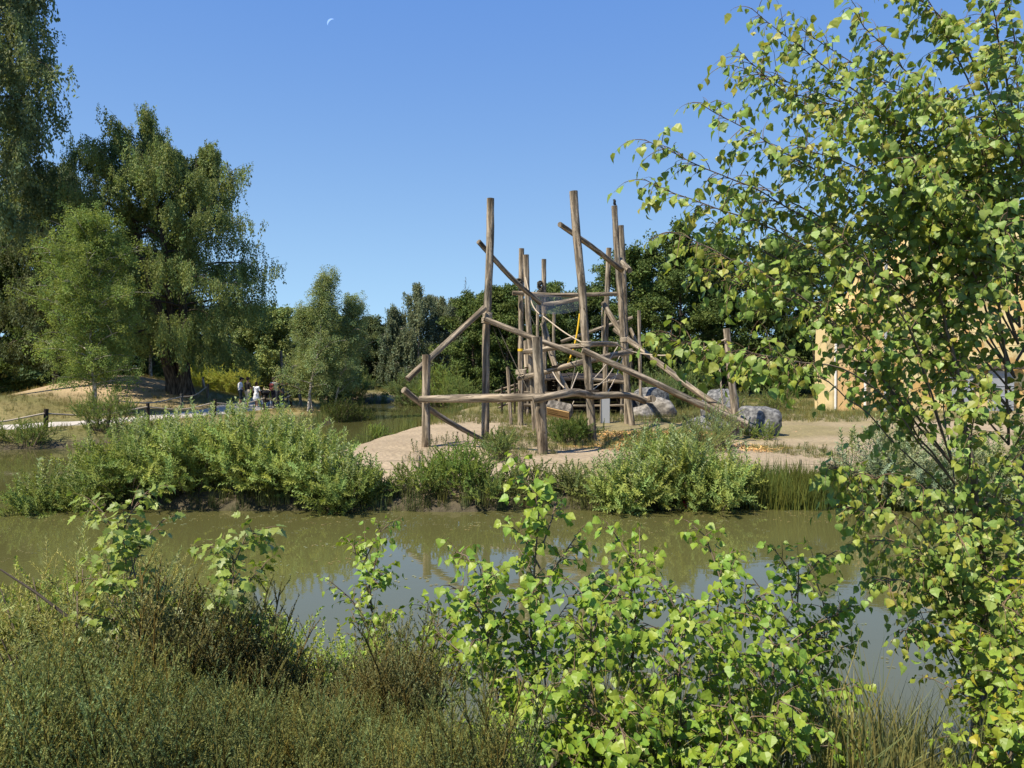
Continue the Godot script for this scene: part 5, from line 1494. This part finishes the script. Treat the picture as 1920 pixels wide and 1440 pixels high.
	for e in [
		[-1.95, -3.9, Vector3(-1.97, 2.40, -3.75), 0.34, "lobed leaved poplar sapling at the left, before the willows", 0.062, maple_leaves, pt], [-1.36, -3.8, Vector3(-1.37, 2.24, -3.65), 0.30, "lobed leaved poplar sapling standing up out of the heather", 0.060, maple_leaves, pt], [-0.80, -4.35, Vector3(-0.86, 2.10, -4.3), 0.30, "thin small leaved sapling alone against the water", 0.050, birch_leaves, at], [-0.50, -4.25, Vector3(-0.42, 1.72, -4.2), 0.30, "low sapling between heather and the bright green clump", 0.050, birch_leaves, at],
		[2.45, -3.75, Vector3(2.50, 2.05, -3.65), 0.32, "yellowish sapling under the near birch", 0.055, birch_leaves, yt], [2.25, -3.35, Vector3(2.30, 1.72, -3.25), 0.28, "yellow green sapling in the lower right corner", 0.060, birch_leaves, yt], 
		[0.12, -3.35, Vector3(0.10, 1.66, -3.3), 0.24, "knee high sapling at the heather's right end", 0.055, birch_leaves, at], [0.48, -3.28, Vector3(0.46, 1.58, -3.22), 0.24, "knee high sapling at the bottom edge", 0.056, birch_leaves, at], [1.0, -3.3, Vector3(1.0, 1.55, -3.25), 0.26, "knee high sapling among dark stems at the bottom", 0.054, birch_leaves, at]]:
		var f := Vector3(e[0], G(e[0], e[1]) - 0.05, e[1])
		var s := thing("sapling", e[4], "sapling", f)
		var top: Vector3 = e[2] - f
		var lm := [[Vector3.ZERO, top, 0.010, Vector3(R(-0.04, 0.04), 0, R(-0.04, 0.04)), 0.25]]
		for k in 14:
			var t := 0.12 + 0.80 * k / 13.0
			var a := k * 2.4 + R(-0.4, 0.4)
			lm.append([top * t, top * (t + R(0.10, 0.2)) + Vector3(cos(a), 0, sin(a)) * e[3] * (1.15 - 0.7 * t) * R(0.8, 1.25), 0.004, Vector3(0, 0.04, 0), 0.25])
		leafy_plant(s, lm, {"meshes": e[6], "tints": e[7], "gap": 0.030, "twig": 0.18, "node": 0.024, "leaf": e[5] * 0.92, "droop": 0.12, "hang": 0.4, "face_up": 0.8, "most": 300})
	# heather and the broom at the left edge
	var hs := []
	for k in 6:
		hs.append(heather(22))
	var hd := func() -> Vector3:
		var x := R(-3.6, 0.05)
		var d := R(2.3, 4.7)
		if x > -0.26 - 0.62 * (d - 3.1) or x < -1.5 and d > 3.9 + 0.25 * (x + 3.6):
			return Vector3(0, -99, 0)
		if d > 4.55 + 0.3 * nf.get_noise_2d(x * 30.0, 7.0):
			return Vector3(0, -99, 0)
		return Vector3(x, G(x, -d) - 0.03, -d)
	scatter("heather", hs, 7500, hd, Vector2(0.26, 0.50), Color(0.212, 0.240, 0.082), "blade", 0.6)
	scatter("heather", hs, 1300, func() -> Vector3:
		var x := R(-1.75, -0.45)
		var d := R(3.5, 4.3) - 0.25 * absf(x + 1.0)
		return Vector3(x, G(x, -d) - 0.03, -d), Vector2(0.5, 0.8), Color(0.215, 0.215, 0.088), "blade", 0.6)
	scatter("bank_plants", [shoot(26, 0.13, 0.065, 0.006, 1.1), shoot(24, 0.13, 0.07, 0.006, 1.1)], 1100, func() -> Vector3: return spot(-4.2, -1.3, 3.9, 5.2, 0.05, 3.5), Vector2(0.4, 0.85), Color(0.21, 0.24, 0.075), "leaf")
	scatter("shore_grass", [tuft(12, 0.12, 0.006, 0.45), tuft(12, 0.12, 0.006, 0.45)], 420, func() -> Vector3: return spot(0.3, 3.4, 3.3, 6.2, -0.2, 3.6), Vector2(0.35, 0.8), Color(0.20, 0.205, 0.075))
	scatter("ground_leaves", [clump(26, 0.16, 0.12), clump(26, 0.16, 0.12)], 500, func() -> Vector3: return spot(-0.2, 3.4, 2.4, 4.2, 0.3, 4.0), Vector2(0.2, 0.34), Color(0.12, 0.17, 0.03), "leaf")
	var pods := [shoot(34, 0.15, 0.03, 0.010, 0.8), shoot(30, 0.16, 0.034, 0.010, 0.8)]
	var bf := Vector3(-2.35, G(-2.35, -4.0) - 0.05, -4.0)
	var br := thing("broom_bush", "broom bush full of drying yellow seed pods at the left edge", "bush", bf)
	bush(br, {"h": 1.2, "r": 0.9, "stems": 95, "per": 20, "low": 0.1, "size": Vector2(0.14, 0.30), "sprays": pods, "col": Color(0.20, 0.205, 0.075), "loose": 0.09})
	var lush := [shoot(26, 0.12, 0.06, 0.006, 1.2), shoot(26, 0.11, 0.055, 0.006, 1.2)]
	for e in [[-2.75, -4.5, 1.15, 0.55, "leafy green bank bush behind the broom at the left edge"], [-2.25, -4.75, 1.0, 0.5, "leafy green bank bush left of the first lobed leaved sapling"], [-1.65, -4.7, 1.05, 0.5, "leafy green bank bush between the two lobed leaved saplings"], [-1.1, -4.6, 0.85, 0.45, "leafy green bank bush right of the second lobed leaved sapling"]]:
		var o2 := thing("bush", e[4], "bush", Vector3(e[0], G(e[0], e[1]) - 0.05, e[1]))
		bush(o2, {"h": e[2], "r": e[3], "stems": 60, "per": 15, "low": 0.1, "size": Vector2(0.20, 0.42), "sprays": lush, "col": Color(0.155, 0.195, 0.046) * R(0.9, 1.15), "loose": 0.1})
	var bf2 := Vector3(-1.72, G(-1.72, -4.15) - 0.05, -4.15)
	var br2 := thing("broom_bush", "smaller yellowish broom between the two lobed leaved saplings", "bush", bf2)
	bush(br2, {"h": 0.95, "r": 0.55, "stems": 60, "per": 18, "low": 0.1, "size": Vector2(0.14, 0.28), "sprays": pods, "col": Color(0.20, 0.205, 0.08), "loose": 0.09})
	var db := thing("dead_branch", "bare brown branch slanting through the broom bush", "branch", bf + Vector3(0, 0.3, 0))
	log_part(db, "stem", [Vector3(0.85, -0.15, 0.35), Vector3(0.55, 0.25, 0.3), Vector3(0.15, 0.70, 0.3), Vector3(-0.2, 0.95, 0.3)], [0.013, 0.011, 0.008, 0.004], "bark")
	log_part(db, "twig", [Vector3(0.55, 0.25, 0.3), Vector3(0.62, 0.5, 0.28), Vector3(0.6, 0.72, 0.25)], [0.006, 0.004, 0.002], "bark")
	log_part(db, "twig", [Vector3(0.3, 0.53, 0.3), Vector3(0.12, 0.56, 0.35), Vector3(-0.05, 0.55, 0.4)], [0.005, 0.004, 0.002], "bark")
	# the striped ball that lies at the water's edge under the willow
	var ball := Buf.new()
	for j in 17:
		for k in 25:
			var th := PI * j / 16.0
			var ph := TAU * k / 24.0
			var d := Vector3(sin(th) * cos(ph), cos(th), sin(th) * sin(ph))
			ball.vert(d * 0.125, d, Vector2.ZERO, Color(0.42, 0.03, 0.05) if (k / 4) % 3 == 1 else Color(0.62, 0.60, 0.54))
	for j in 16:
		for k in 24:
			var q := j * 25 + k
			ball.tri(q, q + 25, q + 1)
			ball.tri(q + 1, q + 25, q + 26)
	var bo := part("ball", ball.mesh(), M.painted, self)
	bo.position = Vector3(3.87, 0.05, -16.5)
	bo.rotation = Vector3(0.5, 2.2, -0.5)
	tag(bo, "red and white striped ball floating under the bank willow", "ball")

func moon() -> void:   # the lit crescent of the morning moon
	var b := Buf.new()
	var n := 20
	for k in n + 1:
		var a := PI * (k / float(n))
		var o := Vector3(cos(a), sin(a), 0)
		var i := Vector3(cos(a), sin(a) * 0.45, 0)
		b.vert(o, Vector3.BACK)
		b.vert(i + Vector3(0, 0, 0.25 * sin(a)), Vector3.BACK)
	for k in n:
		var q := k * 2
		b.tri(q, q + 2, q + 1)
		b.tri(q + 1, q + 2, q + 3)
	b.smooth()
	var m := mat("moonlight", Color(0.02, 0.02, 0.02), 1.0, 0.0)
	m.emission_enabled = true
	m.emission = S(0.245, 0.41, 0.80)
	m.emission_energy_multiplier = 1.0
	var o := part("moon", b.mesh(), m, self)
	o.scale = Vector3.ONE * 7.0
	o.position = Vector3(-287.2, 552.0, -1200.0)
	o.rotation.z = 0.75
	tag(o, "faint half moon high in the blue sky", "moon")

func _ready() -> void:
	rng.seed = 20240611
	var cam := Camera3D.new()
	cam.name = "camera"
	cam.fov = 54.43
	cam.near = 0.05
	cam.far = 4000.0
	cam.position = eye
	cam.rotation_degrees = Vector3(pitch, 0, 0)
	cam.current = true
	add_child(cam)
	var sky := ProceduralSkyMaterial.new()
	sky.sky_top_color = Color(0.276, 0.434, 0.688)
	sky.sky_horizon_color = Color(0.605, 0.745, 0.828)
	sky.sky_curve = 0.16
	sky.ground_bottom_color = Color(0.25, 0.25, 0.2)
	sky.ground_horizon_color = Color(0.55, 0.65, 0.7)
	sky.sun_angle_max = 1.0
	var we := WorldEnvironment.new()
	we.name = "environment"
	var e := Environment.new()
	e.background_mode = Environment.BG_SKY
	e.sky = Sky.new()
	e.sky.sky_material = sky
	e.background_energy_multiplier = 1.0
	e.tonemap_mode = Environment.TONE_MAPPER_LINEAR
	e.tonemap_exposure = 1.65
	e.sdfgi_enabled = true
	e.ssao_enabled = true
	e.ssil_enabled = true
	we.environment = e
	add_child(we)
	var sun := DirectionalLight3D.new()
	sun.name = "sun"
	sun.light_energy = 1.6
	sun.light_color = Color(1.0, 0.955, 0.87)
	sun.light_angular_distance = 0.53
	sun.shadow_enabled = true
	add_child(sun)
	sun.look_at_from_position(Vector3(-0.45, 0.81, 0.38) * 50.0, Vector3.ZERO)
	nz.seed = 7
	nz.frequency = 0.02
	nf.seed = 12
	nf.frequency = 0.012
	nf.fractal_octaves = 3
	var clock := Time.get_ticks_msec()
	materials()
	terrain()
	path()
	building()
	hut()
	rocks()
	climbing_frame()
	fences()
	visitors()
	far_trees()
	bushes()
	ground_cover()
	near_bank()
	moon()
	print("built in ", Time.get_ticks_msec() - clock, " ms")
